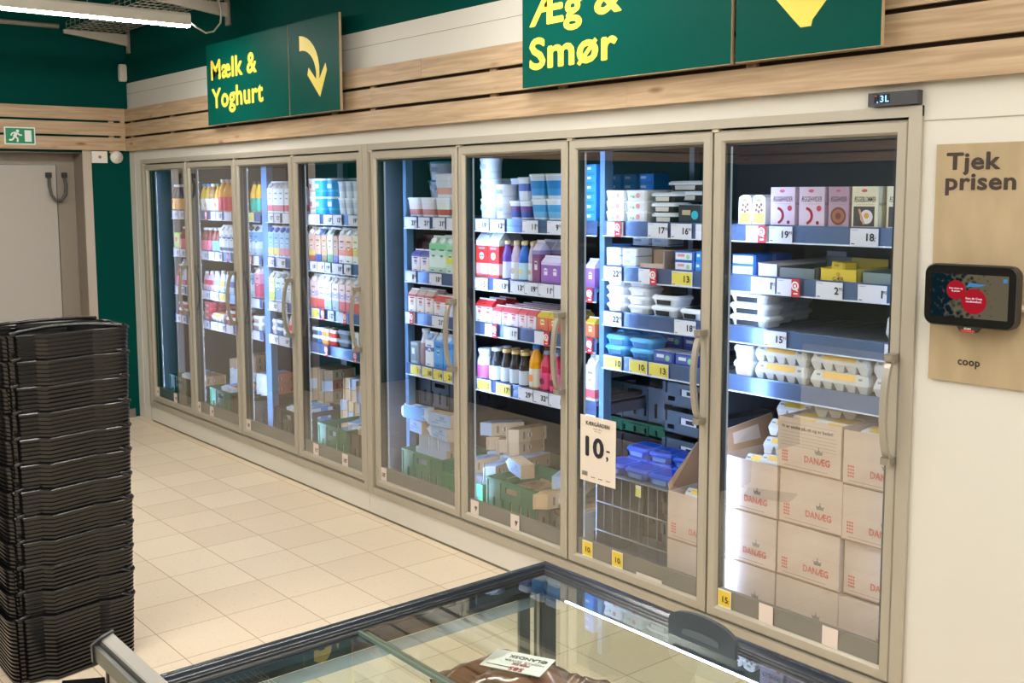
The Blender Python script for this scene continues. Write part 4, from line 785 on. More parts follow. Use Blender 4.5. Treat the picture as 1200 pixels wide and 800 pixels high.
# door 4 heap: in crate and a rear column
for k in range(3): lying('krtW', -.78+k*.1, .43, .172, 0, 4); lying('krtW', -.78+k*.1, .43, .172+P_, 0, 4)
for k in range(2): lying('krtW', -.70+k*.11, .4, .172+2*P_, .5, 4)
for k in range(4): lying('krtN', -.45+k*.075, .43, .172, 0, 4); lying('krtN', -.45+k*.075, .43, .172+P_, 0, 4)
for k in range(3): lying('krtN', -.43+k*.08, .4, .172+2*P_+.0, 0, 4)
for l in range(6):
    for k in range(4):
        if l == 5 and k > 2: continue
        lying('krtN' if (k+l) % 3 else 'krt', -1.0+k*.076+(.04 if l > 3 else 0), .62, .172+l*P_, .0, 4)
for l in range(3, 6): lying('krtN' if l < 5 else 'krt', -.55, .6-.01*l, .172+l*P_, .0, 4, 'x')
# door 3
for k in range(4): lying('krtW', -1.37+k*.085, .43, .172, 0, 3); lying('krtW', -1.37+k*.085, .43, .172+P_, 0, 3)
for k in range(3): lying('krtW', -1.34+k*.08, .41, .172+2*P_, 0, 3)
for l in range(6):
    for k in range(5):
        if (l, k) in ((5, 0), (5, 1)): continue
        lying('krtN' if (k*2+l) % 4 else 'krtO', -1.6+k*.076, .66, .172+l*P_, 0, 3)
for l in range(3, 5): lying('krtW', -1.85, .45, .172+l*P_, 0, 3); lying('krtO', -1.78, .45, .172+l*P_, 0, 3)
# door 2 and 1
for k in range(3): lying('krtW', -2.36+k*.085, .43, .172, 0, 2); lying('krtW', -2.36+k*.085, .43, .172+P_, 0, 2)
for k in range(3): lying('krtO' if k else 'krtW', -2.34+k*.08, .4, .172+2*P_, .1, 2)
for l in range(3):
    for k in range(5): lying(('krtO', 'krtW', 'krtN')[l], -2.72+k*.076, .66, .30+l*P_, 0, 2)
for k in range(2): lying('krtN', -2.4+k*.1, .6, .30+3*P_, 0, 2)
obj_base = MB().box(-2.8, -2.0, .55, .8, DECK, .298, M('#3a3c3c')); tag(obj('plinth', obj_base), 'dark low plinth under the rear cartons behind the second door', 'plinth')
for k in range(3): lying('krtN', -3.1+k*.1, .43, .172, 0, 1); lying('krtW', -3.1+k*.1, .43, .172+P_, 0, 1)
for k in range(2): lying('krtW', -3.08+k*.09, .4, .172+2*P_, .2, 1)
for k in range(2): lying('krtN', -2.88+k*.085, .41, .172+2*P_, 0, 1)
for door in range(1, 7):
    for rear in (0, 1):
        zs = sorted({round(l[3]/.04) for l in LY if l[0] == door and (l[2] > .5) == bool(rear)}); lv = []
        for q in zs:
            if not lv or q-lv[-1][-1] > 1: lv.append([q])
            else: lv[-1].append(q)
        for li, L_ in enumerate(lv):
            for i, l in enumerate(sorted([l for l in LY if l[0] == door and (l[2] > .5) == bool(rear) and round(l[3]/.04) in L_], key=lambda l: (l[1], l[2]))):
                l[6]['label'] = f'{TY[l[4]][3]} lying, layer {li+1}, {ORD[i+1]} across, {"rear" if rear else "front"} heap, {ORD[door]} door'
# cardboard egg boxes
RED = M('#d36b5a', .6); GREY = M('#8b8078', .6)
def carton_box(w, d, h, printed, open_top=False, flap=0, txt=True):
    b = MB(); t = .005
    b.box(0, w, 0, t, 0, h, CARD); b.box(0, w, d-t, d, 0, h, CARD); b.box(0, t, t, d-t, 0, h, CARD); b.box(w-t, w, t, d-t, 0, h, CARD); b.box(t, w-t, t, d-t, 0, t, CARDIN)
    if not open_top: b.box(t, w-t, t, d-t, h-t*1.6, h-t, CARD)
    if printed: b.box(.002, w-.002, -.0015, .0, .0, .004, CARDIN)
    y = -.0012
    s = .03
    if txt:
        cx = w*.66; zb = h*.2
        b.text('DAN', cx, y, zb, s*1.15, RED, .02, 'r', sx=.8); b.text('ÆG', cx+.002, y, zb, s*1.15, RED, .035, 'l', sx=.8)
        cz = zb+.036; b.box(cx-.014, cx+.014, y, 0, cz, cz+.003, GREY)
        b.add([(cx-.014, y, cz+.004), (cx+.014, y, cz+.004), (cx+.018, y, cz+.016), (cx+.008, y, cz+.010), (cx, y, cz+.020), (cx-.008, y, cz+.010), (cx-.018, y, cz+.016)], [(0, 1, 3), (1, 2, 3), (0, 3, 4), (0, 4, 5), (0, 5, 6)], GREY); b.disc(cx, y, cz+.023, .003, GREY, n=8)
        for i in range(3):
            for j in range(4): b.disc(w*.09+i*.009, y, h*.16+j*.0115, .0042, RED, n=8)
        b.box(w*.1, w*.8, y, 0, h*.07, h*.07+.0012, GREY)
    return b, w, d, h, flap
def put_box(x, y, z, w, d, h, lab, printed=True, open_top=False, letter=False, flaps=None, rz=0):
    b, *_ = carton_box(w, d, h, printed, open_top)
    if letter:
        b.text('Vi er stolte på, tit og er bedst!', w*.06, -.0013, h*.8, .0165, INK, .012, 'l')
        for i, zz in enumerate((.9, .73, .66, .6, .53, .47)): b.quad((w*.05, -.0012, h*zz), (w*.93, -.0012, h*zz), (w*.93, -.0012, h*zz+.001), (w*.05, -.0012, h*zz+.001), GREY)
    o = obj('cardboard_box', b, None, (x, y, z), (0, 0, rz)); tag(o, lab, 'box', 'cardboard egg boxes behind the seventh and eighth doors')
    for (nm, pts) in (flaps or []):
        fb = MB(); n_ = len(pts); fb.add(pts, [tuple(range(n_))], CARD); fb.add([(p[0]+.003, p[1]+.003, p[2]-.001) for p in pts], [tuple(range(n_-1, -1, -1))], CARDIN); obj(nm, fb, o)
    return o
BH = .2; Y = .12
for k, zt in enumerate((.17, .372)): put_box(2.31, Y, zt, .262, .36, .198, f'cardboard egg box in the left column, {("bottom","middle")[k]} of three, eighth door')
put_box(2.31, Y, .574, .262, .36, .2, 'open cardboard egg box with raised flaps topping the left column, eighth door', open_top=True,
        flaps=[('flap', [(.005, .355, .2), (.257, .355, .2), (.25, .375, .33), (.01, .375, .33)]), ('flap', [(.002, .01, .2), (.002, .35, .2), (-.03, .35, .31), (-.03, .03, .28)])])
for k, zt in enumerate((.17, .372, .574)): put_box(2.578, Y+.004*k, zt, .262, .36, .198, f'cardboard egg box in the middle column, {("bottom","second","third")[k]} from below, eighth door', rz=(.012, -.01, .008)[k])
put_box(2.568, Y+.004, .776, .265, .36, .19, 'cardboard egg box with printed lines topping the middle column, eighth door', open_top=True, letter=True)
for k, zt in enumerate((.17, .372, .572)): put_box(2.848, Y+(-.006, .02, .0)[k], zt, .25, .36, .196, f'cardboard egg box in the right column, {("bottom","second","third")[k]} from below, eighth door', open_top=(k == 1))
put_box(2.845, Y, .772, .25, .36, .19, 'cardboard egg box with yellow cartons topping the right column, eighth door', open_top=True)
for k, zt in enumerate((.17, .372)): put_box(2.04, Y, zt, .262, .34, .198, f'cardboard egg box, {("bottom","upper")[k]} of two behind the seventh door', open_top=k == 1,
        flaps=None if k == 0 else [('flap', [(.0, .005, .198), (.0, .355, .198), (-.02, .37, .40), (-.025, .2, .36), (-.02, .02, .22)]), ])
TY['eggY6'] = T(egg_box, .067, .1, 'grey egg box, yellow label', 'egg_box', 'egg box', lab='#e8b93c')
def eggs(x, y, z, rot, lab): spawn('eggY6', .15, (x, y, z), rot, lab, 'yellow egg boxes in the cardboard boxes', h=.065, d=.1)
for i, (x, z, y, ty) in enumerate(((2.50, .71, .22, 0), (2.50, .775, .24, 0), (2.50, .84, .27, 0), (2.50, .905, .32, 0))): eggs(x, y+.02, z, (-.35, .0, .1), f'yellow-labelled egg box leaning out of the open box, {ORD[i+1]} from below, eighth door')
for i, x in enumerate((2.38, 2.40)): eggs(x-.0, .3+.1*i, .68+.03*i, (-.3, 0, .05), f'yellow-labelled egg box inside the open left box, {("front","rear")[i]} one')
for i in range(2): eggs(2.63+i*.13, .25, .892, (0, 0, PI/2*0+.02), f'yellow-labelled egg box flat in the printed box, {("left","right")[i]} one')
for i in range(2): eggs(2.63+i*.13, .37, .892, (0, 0, .0), f'yellow-labelled egg box flat at the rear of the printed box, {("left","right")[i]} one')
eggs(2.70, .3, .962, (.05, 0, .4), 'yellow-labelled egg box lying across the printed box, eighth door')
for i in range(2): eggs(2.94, .22+i*.11, .893, (.1, 0, 0), f'yellow-labelled egg box in the top right box, {("front","rear")[i]} one')
eggs(2.95, .225, .508, (.1, 0, 0), 'yellow-labelled egg box peeping from the second right box, eighth door')
for i, (x, y, z) in enumerate(((2.16, .2, .51), (2.2, .3, .55), (2.22, .38, .62))): eggs(x, y, z, (-.35, 0, .1), f'yellow-labelled egg box standing in the seventh door box, {ORD[i+1]} from the front')
# folding crates and mince trays behind door 7
def grey_crate():
    b = MB(); m_ = M('#4f5e6c', .45); w, d, h = .34, .36, .105
    b.grid(0, w, 0, h, 0, .008, [(w*.3, w*.7, h*.5, h*.78), (w*.08, w*.2, h*.2, h*.4), (w*.8, w*.92, h*.2, h*.4)], m_); b.box(0, w, d-.008, d, 0, h, m_); b.grid(0, d, 0, h, 0, .008, [(d*.3, d*.7, h*.45, h*.8)], m_, 'x'); b.box(w-.008, w, 0, d, 0, h, m_); b.box(0, w, 0, d, 0, .008, m_)
    for x in (0, w-.02): b.box(x, x+.02, -.008, 0, h*.55, h, m_)
    b.box(w*.33, w*.6, -.004, 0, h*.5, h*.78, M('#e6e6e6', .5)); b.box(w*.42, w*.56, -.005, -.004, h*.56, h*.72, INK); return b.mesh('folding_crate')
GCM = grey_crate()
for k in range(6): tag(obj('folding_crate', GCM, None, (1.69, .475, .17+k*.128+(.02 if k else 0)), (0, 0, -.05+.02*(k % 2))), f'grey folding crate with white label, {ORD[k+1]} up its stack behind the seventh door', 'crate', 'stacked grey folding crates')
tag(obj('crate', crate(.38, .3, .48, '#15191e'), None, (1.28, .52, DECK)), 'big black crate at the back left behind the seventh door', 'crate')
tag(obj('crate', crate(.38, .3, .06, '#116a4c'), None, (1.28, .52, DECK+.485)), 'flat green crate lid on the black crate behind the seventh door', 'crate')
tag(obj('crate', crate(.37, .3, .17, '#4c6272'), None, (1.285, .52, DECK+.55)), 'blue-grey crate topping the black crate behind the seventh door', 'crate')
b = MB()
for i in range(9): b.box(.0+i*.052, .004+i*.052, 0, .30, 0, .39, M('#7a8086', .4, .6)) if i in (0, 8) else b.tube([(i*.052, 0, 0), (i*.052, 0, .39), (i*.052, .30, .39)], .002, M('#7a8086', .4, .6), 5)
for z in (.0, .13, .26, .39): b.tube([(0, 0, z), (.42, 0, z)], .0035, M('#8a9096', .4, .6), 6)
b.box(0, .42, 0, .30, .39, .394, M('#8a9096', .4, .6)); tag(obj('wire_rack', b, None, (1.6, .14, DECK)), 'low wire rack carrying the blue mince trays behind the seventh door', 'rack')
for i in range(3):
    for j in range(2):
        for k in range(2 if j else 1): spawn('minc', .14, (1.68+i*.135, .225+j*.15, DECK+.396+k*.046), (0, 0, .04*i), f'blue-film mince tray, {ORD[i+1]} column, {("front","rear")[j]} row, {("lower","upper")[k]}, seventh door', 'blue mince trays on the wire rack')
tag(obj('shelf_tag', MB().box(0, .035, 0, .001, 0, .05, M('#e3e6d8')).box(.003, .032, -.001, 0, .003, .035, M('#dfe05a')), None, (1.845, .132, .5), (0, 0, -.1)), 'small yellow and white tag on the wire rack below the poster', 'tag')
# ------------------------------------------------------------------ hanging category signs
def sign(x0, x1, z0, z1, lab, paint):
    b = MB(); b.box(x0, x1, -.1, -.085, z0, z1, SIGNG); b.box(x0, x1, -.0995, -.085, z0-.002, z0, M('#b39a78')); b.box(x1, x1+.002, -.0995, -.085, z0, z1, M('#b39a78')); paint(b)
    for x in (x0+.15, x1-.15): b.box(x-.02, x+.02, -.085, -.0405, z0+.05, z1-.05, M('#8f7a5e'))
    return tag(obj('category_sign', b), lab, 'sign', 'green category signs above the coolers')
YS = -.1006
def p1(b): b.text('Mælk &', -1.72, YS, 2.515, .17, YEL, .04, 'l', sx=1.2); b.text('Yoghurt', -1.72, YS, 2.335, .17, YEL, .04, 'l', sx=1.2)
def arrow(b, cx, z0, z1, s=1):
    pts_o = []; pts_i = []
    for i in range(9):
        a = i/8; x = cx-.14+.2*math.sin(a*PI/2)*1.0; z = z1-.16*(1-math.cos(a*PI/2))*1.1
        wd = .042-.024*a; ang = a*PI/2; pts_o.append((x+wd*math.sin(ang), YS, z+wd*math.cos(ang))); pts_i.append((x-wd*math.sin(ang), YS, z-wd*math.cos(ang)))
    for i in range(8): b.quad(pts_i[i], pts_i[i+1], pts_o[i+1], pts_o[i], YEL)
    zt = pts_o[-1][2]; xm = cx+.06
    b.add([(xm-.018, YS, zt), (xm+.018, YS, zt), (xm+.016, YS, z0+.10), (xm+.085, YS, z0+.18), (xm+.1, YS, z0+.14), (xm+.02, YS, z0), (xm-.115, YS, z0+.13), (xm-.1, YS, z0+.17), (xm-.02, YS, z0+.10)], [(0, 8, 2, 1), (8, 5, 2), (2, 5, 4, 3), (8, 7, 6, 5)], YEL)
def p2(b): arrow(b, -.41, 2.31, 2.62)
def p3(b): b.text('Æg &', 1.435, YS, 2.478, .175, YEL, .04, 'l', sx=1.3); b.text('Smør', 1.435, YS, 2.30, .175, YEL, .04, 'l', sx=1.3)
def p4(b):
    xm = 2.79; b.add([(xm-.03, YS, 2.70), (xm+.03, YS, 2.70), (xm+.03, YS, 2.44), (xm+.14, YS, 2.50), (xm+.15, YS, 2.46), (xm+.035, YS, 2.335), (xm+.03, YS, 2.315), (xm-.01, YS, 2.315), (xm-.035, YS, 2.34), (xm-.15, YS, 2.46), (xm-.14, YS, 2.50), (xm-.03, YS, 2.44)], [(0, 11, 2, 1), (11, 8, 5, 2), (8, 7, 6, 5), (2, 5, 4, 3), (11, 10, 9, 8)], YEL)
sign(-1.79, -.685, 2.228, 2.74, 'green board sign reading Mælk & Yoghurt in yellow', p1)
sign(-.675, -.12, 2.228, 2.74, 'green board sign with curved yellow arrow beside the Mælk board', p2)
sign(1.385, 2.497, 2.226, 2.74, 'green board sign reading Æg & Smør in yellow', p3)
sign(2.517, 3.07, 2.228, 2.74, 'green board sign with yellow arrow tip beside the Smør board', p4)
# ------------------------------------------------------------------ price checker on the right
b = MB(); b.box(3.217, 3.62, -.012, 0, 1.207, 1.924, PLY); BR = M('#3a2a22', .6)
b.text('Tjek', 3.251, -.0126, 1.848, .07, BR, .035, 'l', sx=1.22); b.text('prisen', 3.25, -.0126, 1.788, .07, BR, .035, 'l', sx=1.2); b.text('coop', 3.345, -.0126, 1.262, .033, BR, .03, 'c')
tag(obj('info_board', b), 'birch board with large dark heading Tjek prisen beside the coolers', 'board')
t = thing('price_checker', 'black wall-mounted price checking tablet on the birch board', 'price checker', (3.375, -.085, 1.478), .05)
def rrect(w, h, r, n=6):
    o = []
    for cx, cz, a0 in ((w-r, h-r, 0), (-w+r, h-r, PI/2), (-w+r, -h+r, PI), (w-r, -h+r, 1.5*PI)):
        for i in range(n): a = a0+PI/2*i/(n-1); o.append((cx+r*math.cos(a), cz+r*math.sin(a)))
    return o
PB = M('#2a2623', .4)
def loft(b, A, ya, B, yb, m_):
    n_ = len(A); b.add([(x, ya, z) for x, z in A]+[(x, yb, z) for x, z in B], [(i, n_+i, n_+(i+1) % n_, (i+1) % n_) for i in range(n_)], m_, True)
b = MB(); A = rrect(.133, .088, .028); B = rrect(.137, .092, .03); Cc = rrect(.11, .07, .02)
loft(b, A, -.004, B, .004, PB); loft(b, B, .004, B, .03, PB); loft(b, B, .03, Cc, .045, PB); b.add([(x, -.004, z) for x, z in A], [tuple(range(len(A)))], M('#141312', .15)); b.add([(x, .045, z) for x, z in Cc], [tuple(range(len(Cc)-1, -1, -1))], PB)
obj('housing', b, t)
b = MB(); SW, SH = .113, .064; y = -.0046
scr = bpy.data.materials.new('screen_picture'); scr.use_nodes = True; nt = scr.node_tree; nt.nodes.clear()
tc = nt.nodes.new('ShaderNodeTexCoord'); no = nt.nodes.new('ShaderNodeTexVoronoi'); no.inputs['Scale'].default_value = 75; nt.links.new(tc.outputs['Object'], no.inputs['Vector'])
sx_ = nt.nodes.new('ShaderNodeSeparateXYZ'); nt.links.new(tc.outputs['Object'], sx_.inputs[0])
rp = nt.nodes.new('ShaderNodeValToRGB'); rp.color_ramp.elements[0].color = lin('#16303a'); rp.color_ramp.elements[1].color = lin('#8a7f66'); rp.color_ramp.elements[0].position = .35; rp.color_ramp.elements[1].position = .62
ml = nt.nodes.new('ShaderNodeMath'); ml.operation = 'MULTIPLY_ADD'; ml.inputs[1].default_value = 3.2; ml.inputs[2].default_value = .25; nt.links.new(sx_.outputs[0], ml.inputs[0])
m2 = nt.nodes.new('ShaderNodeMath'); m2.operation = 'MULTIPLY_ADD'; m2.inputs[1].default_value = .6; nt.links.new(no.outputs['Distance'], m2.inputs[0]); nt.links.new(ml.outputs[0], m2.inputs[2])
em = nt.nodes.new('ShaderNodeEmission'); em.inputs[1].default_value = .12; nt.links.new(m2.outputs[0], rp.inputs[0]); nt.links.new(rp.outputs[0], em.inputs[0]); ou = nt.nodes.new('ShaderNodeOutputMaterial'); nt.links.new(em.outputs[0], ou.inputs[0])
b.quad((-SW, y, -SH), (SW, y, -SH), (SW, y, SH), (-SW, y, SH), scr)
ER = emis('screen_red', '#b5202c', .2); EW = emis('screen_white', '#f0dfe6', .22); EBL = emis('screen_blue', '#4f90c8', .2)
b.disc(-.038, y-.0006, .017, .0285, ER, n=28); b.disc(.016, y-.0009, -.014, .037, ER, n=32)
b.text('Scan varen og', -.038, y-.0014, .02, .0068, EW, .02, 'c'); b.text('få prisen', -.038, y-.0014, .012, .0068, EW, .02, 'c'); b.text('Scan dit Coop', .016, y-.0014, -.008, .008, EW, .03, 'c'); b.text('medlemskort', .016, y-.0014, -.017, .008, EW, .03, 'c')
b.quad((-.008, y-.0005, .028), (.03, y-.0005, .03), (.05, y-.0005, .036), (.0, y-.0005, .04), EBL); b.quad((.097, y-.0005, .045), (.109, y-.0005, .045), (.109, y-.0005, .056), (.097, y-.0005, .056), EBL)
obj('screen', b, t, label='lit screen with two red circles')
b = MB(); b.extrude([(-.035, -.088), (-.022, -.106), (.022, -.106), (.035, -.088)], 'y', .02, -.002, PB); b.box(-.02, .02, -.0035, -.002, -.105, -.099, M('#c43a2c')); b.text('SCAN', 0, -.0042, -.0975, .0075, WHITE, .02, 'c'); obj('scanner', b, t)
obj('wall_bracket', MB().box(-.03, .03, .045, .075, -.03, .03, PB), t); 
b = MB(); b.tube([(.10, .04, -.03), (.145, .055, -.03), (.15, .07, -.06)], .012, M('#b3a18c', .5)); obj('bracket_arm', b, t)
# temperature display
b = MB(); b.box(2.99, 3.158, -.03, 0, 2.05, 2.092, M('#35363a', .35)); b.box(3.012, 3.028, -.031, -.03, 2.058, 2.086, M('#0b0d14', .2)); b.box(3.032, 3.065, -.031, -.03, 2.058, 2.086, M('#0b0d14', .2))
EB = emis('digit_blue', '#7fb6ff', .8); b.text('3', 3.034, -.0316, 2.062, .028, EB, .02); b.text('L', 3.051, -.0316, 2.062, .028, EB, .02); b.quad((3.022, -.0316, 2.06), (3.026, -.0316, 2.06), (3.026, -.0316, 2.064), (3.022, -.0316, 2.064), EB); b.quad((3.014, -.0316, 2.08), (3.022, -.0316, 2.08), (3.022, -.0316, 2.083), (3.014, -.0316, 2.083), M('#b04040'))
tag(obj('temperature_display', b), 'small black temperature display with blue digits above the eighth door', 'display')
# ------------------------------------------------------------------ left wall details
b = MB(); b.box(-3.50+.038, -3.50+.05, -.93, -.715, 2.148, 2.275, M('#e6efe9', .5)); xs = -3.4494
EG = M('#0a8a5a', .45); b.quad((xs, -.922, 2.156), (xs, -.723, 2.156), (xs, -.723, 2.267), (xs, -.922, 2.267), EG)
WS = M('#eef4ee', .5); xs += .0005
b.quad((xs, -.79, 2.17), (xs, -.742, 2.17), (xs, -.742, 2.253), (xs, -.79, 2.253), WS); b.disc(xs, -.838, 2.246, .011, WS, '+x', 12)
def lim(pts, w):
    for (a, c), (d_, e) in zip(pts, pts[1:]):
        v = Vector((d_-a, e-c)).normalized(); n_ = Vector((-v.y, v.x))*w; b.quad((xs, a-n_.x, c-n_.y), (xs, d_-n_.x, e-n_.y), (xs, d_+n_.x, e+n_.y), (xs, a+n_.x, c+n_.y), WS)
lim([(-.845, 2.235), (-.862, 2.205)], .011); lim([(-.858, 2.208), (-.838, 2.19), (-.842, 2.166)], .006); lim([(-.862, 2.205), (-.875, 2.182), (-.90, 2.18)], .006); lim([(-.84, 2.232), (-.822, 2.215), (-.808, 2.218)], .005); lim([(-.852, 2.236), (-.876, 2.23), (-.886, 2.212)], .005)
tag(obj('exit_sign', b), 'green emergency exit sign with white running figure on the wooden boards', 'sign')
b = MB().box(-3.5, -3.478, -.298, -.18, 2.022, 2.112, M('#e3ddd3', .45)); b.disc(-3.4774, -.238, 2.068, .012, M('#77726c'), '+x')
tag(obj('junction_box', b), 'white square box with grey centre above the green strip', 'wall box')
b = MB(); 
for r_, x0, x1 in ((.048, -3.5, -3.478), (.034, -3.478, -3.462), (.02, -3.462, -3.456)): b.tube([(x0, -.106, 2.068), (x1, -.106, 2.068)], r_, M('#e9e4da', .4), 24)
tag(obj('smoke_detector', b), 'round white detector beside the square wall box', 'detector')
b = MB(); b.rings([(0, .018, .024, M('#e2ddd2', .45)), (.02, .022, .028, M('#e2ddd2', .45)), (.11, .022, .028, M('#e2ddd2', .45)), (.13, .018, .022, M('#e2ddd2', .45))], 'sq')
tag(obj('motion_sensor', b, None, (-3.479, -.035, 2.652)), 'small white motion sensor in the green corner', 'sensor')
# ------------------------------------------------------------------ wire cable tray, brackets, lamp
GV = M('#c9c2b4', .45, .3)
b = MB(); y0, y1, zt = -.47, -.08, 3.005
for i in range(9): yy = y0+(y1-y0)*i/8; b.tube([(-3.4, yy, zt), (6.5, yy, zt)], .0028, GV, 4)
for s in (y0, y1):
    for z in (zt+.03, zt+.055): b.tube([(-3.4, s, z), (6.5, s, z)], .0028, GV, 4)
for i in range(100): xx = -3.4+i*.1; b.tube([(xx, y0, zt+.055), (xx, y0, zt), (xx, y1, zt), (xx, y1, zt+.055)], .0028, GV, 4)
tag(obj('cable_tray', b), 'pale wire mesh cable tray along the green upper wall', 'cable tray')
for i, x in enumerate((-3.42, -1.66, .1, 1.9)):
    b = MB(); b.extrude([(-.49, 2.972), (-.02, 2.915), (-.02, 3.0), (-.49, 3.0)], 'x', x, x+.03, GV); b.grid(x-.005, x+.045, 2.86, 3.12, -.02, 0, [(x+.012, x+.028, 2.88+.045*k, 2.91+.045*k) for k in range(5)], M('#a8a296', .45, .4)); b.box(x-.005, x+.045, -.006, -.0005, 2.86, 3.12, M('#6a665c'))
    tag(obj('tray_bracket', b), ('slotted steel tray bracket in the corner above the motion sensor', 'slotted steel tray bracket above the Mælk sign', 'steel tray bracket right of the Mælk sign, above the frame', 'steel tray bracket above the Smør sign')[i], 'bracket', 'steel brackets under the cable tray')
tag(obj('conduit', MB().tube([(-3.481, -.5, 3.03), (-3.481, -4.5, 3.03)], .018, GV, 10)), 'pale conduit pipe running along the green left wall', 'pipe')
def lamp(x, ya, yb, z, lab, hang=True):
    t = thing('batten_lamp', lab, 'lamp', (x, (ya+yb)/2, z), 0, 'linear ceiling lamps'); L_ = (yb-ya)/2
    b = MB(); b.extrude([(-.03, -.012), (.03, -.012), (.03, .045), (.02, .06), (-.02, .06), (-.03, .045)], 'y', L_, -L_, M('#d9d4c9', .4)); obj('housing', b, t)
    b = MB(); b.extrude([(-.025, -.022), (.025, -.022), (.028, -.0125), (-.028, -.0125)], 'y', L_-.004, -L_+.004, ROOMLED); obj('diffuser', b, t, label='glowing white lamp diffuser')
    for s in (-.6, .6): obj('hanger', MB().tube([(0, s*L_, .06), (0, s*L_, ZC-z)], .003, GV, 5), t)
    return t
lamp(-1.35, -3.4, -.4, 2.8, 'long glowing linear lamp hanging at the top left')
for i, (x, n_) in enumerate(((1.7, 2), (4.6, 2), (7.7, 2), (-1.35, 1))):  # unseen lamps, added to light the room and feed the glass reflections
    for j in range(n_):
        ya = (-3.3, -6.6)[j] if i < 3 else -6.9
        lamp(x, ya, ya+3.0, 2.95 if i < 3 else 2.8, ('added unseen lamp above the aisle', 'added unseen lamp over the freezer', 'linear lamp behind the price checker', 'added unseen lamp far down the left aisle')[i]+(', near the coolers' if j == 0 and i < 3 else ', near the front wall'))
cab_pts = [(-1.35, -.395, 2.81), (-1.4, -.33, 2.79), (-1.45, -.25, 2.77), (-1.49, -.18, 2.79), (-1.52, -.12, 2.85), (-1.54, -.1, 2.93), (-1.55, -.12, 3.01)]
tag(obj('lamp_cable', MB().tube(cab_pts, .006, M('#cfcabc'), 6)), 'thin pale cable looping from the lamp end to the tray', 'cable')
# ------------------------------------------------------------------ basket stack
def basket_mesh():
    b = MB(); m_ = BLACKP; n_ = 96; HX, HY = .165, .238
    def out(k):
        a = 2*PI*(k+.5)/n_; p = 7; c, q = math.cos(a), math.sin(a); x = HX*math.copysign(abs(c)**(2/p), c); y = HY*math.copysign(abs(q)**(2/p), q)
        if abs(x) > HX*.9:       # grip bulges on the long faces
            s = math.copysign(1, x); yy = y+.045
            bump = .030 if -.055 < yy < .055 else (.030*max(0, 1-(abs(yy)-.055)/.02))
            x += s*(bump-.018*(1 if -.215 < y < -.185 else 0)-.012*(1 if .085 < y < .10 else 0))
        return x, y
    O = [out(k) for k in range(n_)]; hgt = .245
    def ring(z, g): return [(x*(1+g/HX), y*(1+g/HY), z) for x, y in O]
    prof = []
    prof += [(0, -.014)]
    for i in range(15):
        z = .004+i*.0155; g = -.013+.008*i/15
        prof += [(z, g), (z+.0085, g+.0015), (z+.0095, g-.0065), (z+.0150, g-.0065)]
    prof += [(hgt-.008, -.010), (hgt-.007, -.001), (hgt, .0005), (hgt+.003, -.002), (hgt, -.006), (.008, -.024)]
    pr = None
    for z, g in prof:
        r = ring(z, g)
        if pr: b.add(pr+r, [(i, (i+1) % n_, n_+(i+1) % n_, n_+i) for i in range(n_)], m_, False)
        pr = r
    b.add(pr, [tuple(range(n_))], m_); b.add(ring(0, -.014), [tuple(range(n_-1, -1, -1))], m_)
    return b.mesh('shopping_basket')
BK = basket_mesh(); hd = MB()
hp = []
for i in range(17):
    a = PI*i/16; hp.append((.13*math.cos(a)*.0+.0, .205*math.cos(a), .245+.02*math.sin(a)))
for s in (-1, 1):
    hd.tube([(s*(.16-.05*math.sin(PI*i/16)), -.205+.41*i/16, .253+.012*math.sin(PI*i/16)) for i in range(17)], .007, BLACKP, 8)
HD = hd.mesh('handle'); nB = 12; pitch = .0945
for k in range(nB):
    jx, jy = R.uniform(-.004, .004), R.uniform(-.003, .003)
    o = obj('shopping_basket', BK, None, (.775+jx-.004*k*0, -1.905+jy+k*.0012, .003+k*pitch), (0, 0, R.uniform(-.012, .012)))
    obj('handle', HD, o)
    tag(o, f'black ribbed plastic shopping basket, {("bottom" if k == 0 else "topmost" if k == nB-1 else ORD[k+1]+" from below")} in the tall stack', 'basket', 'stacked black shopping baskets')
b = MB(); b.add([(.99, -1.99, .012), (1.06, -1.86, .012), (1.32, -1.93, .012), (1.26, -2.10, .012)], [(0, 3, 2, 1)], BLACKP); b.add([(.99, -1.99, .0), (1.06, -1.86, .0), (1.32, -1.93, .0), (1.26, -2.10, .0), (.99, -1.99, .012), (1.06, -1.86, .012), (1.32, -1.93, .012), (1.26, -2.10, .012)], [(0, 1, 5, 4), (1, 2, 6, 5), (2, 3, 7, 6), (3, 0, 4, 7)], BLACKP)
tag(obj('floor_mat', b), 'small black mat on the tiles at the foot of the basket stack', 'mat')
# ------------------------------------------------------------------ island freezer
F = thing('island_freezer', 'black-rimmed glass-sided island freezer in the foreground', 'freezer', (2.92, -1.334, 0))
FX, FY0 = 2.3, -1.13   # local extents: x 0..FX, y FY0..0
ZR = .85
b = MB(); b.grid(0, FX, 0, .44, 0, 0, [], M('#2a2d30')) if False else None
b.box(.02, FX-.02, FY0+.02, -.02, .06, .44, M('#3a3d40', .4)); b.box(.06, FX-.06, FY0+.06, -.06, 0, .06, DARK); obj('body', b, F)
obj('tub_liner', MB().box(.03, FX-.03, FY0+.03, -.03, .44, .452, M('#c9ced0', .4)), F)
b = MB()
for x, y in ((.03, -.03), (.03, FY0+.03), (FX-.03, -.03), (FX-.03, FY0+.03)): b.box(x-.02, x+.02, y-.02, y+.02, .44, .79, M('#5d646c', .35, .6)); b.box(x-.005, x+.005, y-.024, y+.024, .44, .79, M('#b5b1a2', .4, .4))
b.box(.022, .03, -.115, -.08, .44, .79, M('#6a6f74', .35, .6)); obj('corner_posts', b, F, label='grey aluminium corner posts and one drawn reflection')  # thin extra strip drawn as the corner post's reflection in the end glass
gb = MB()
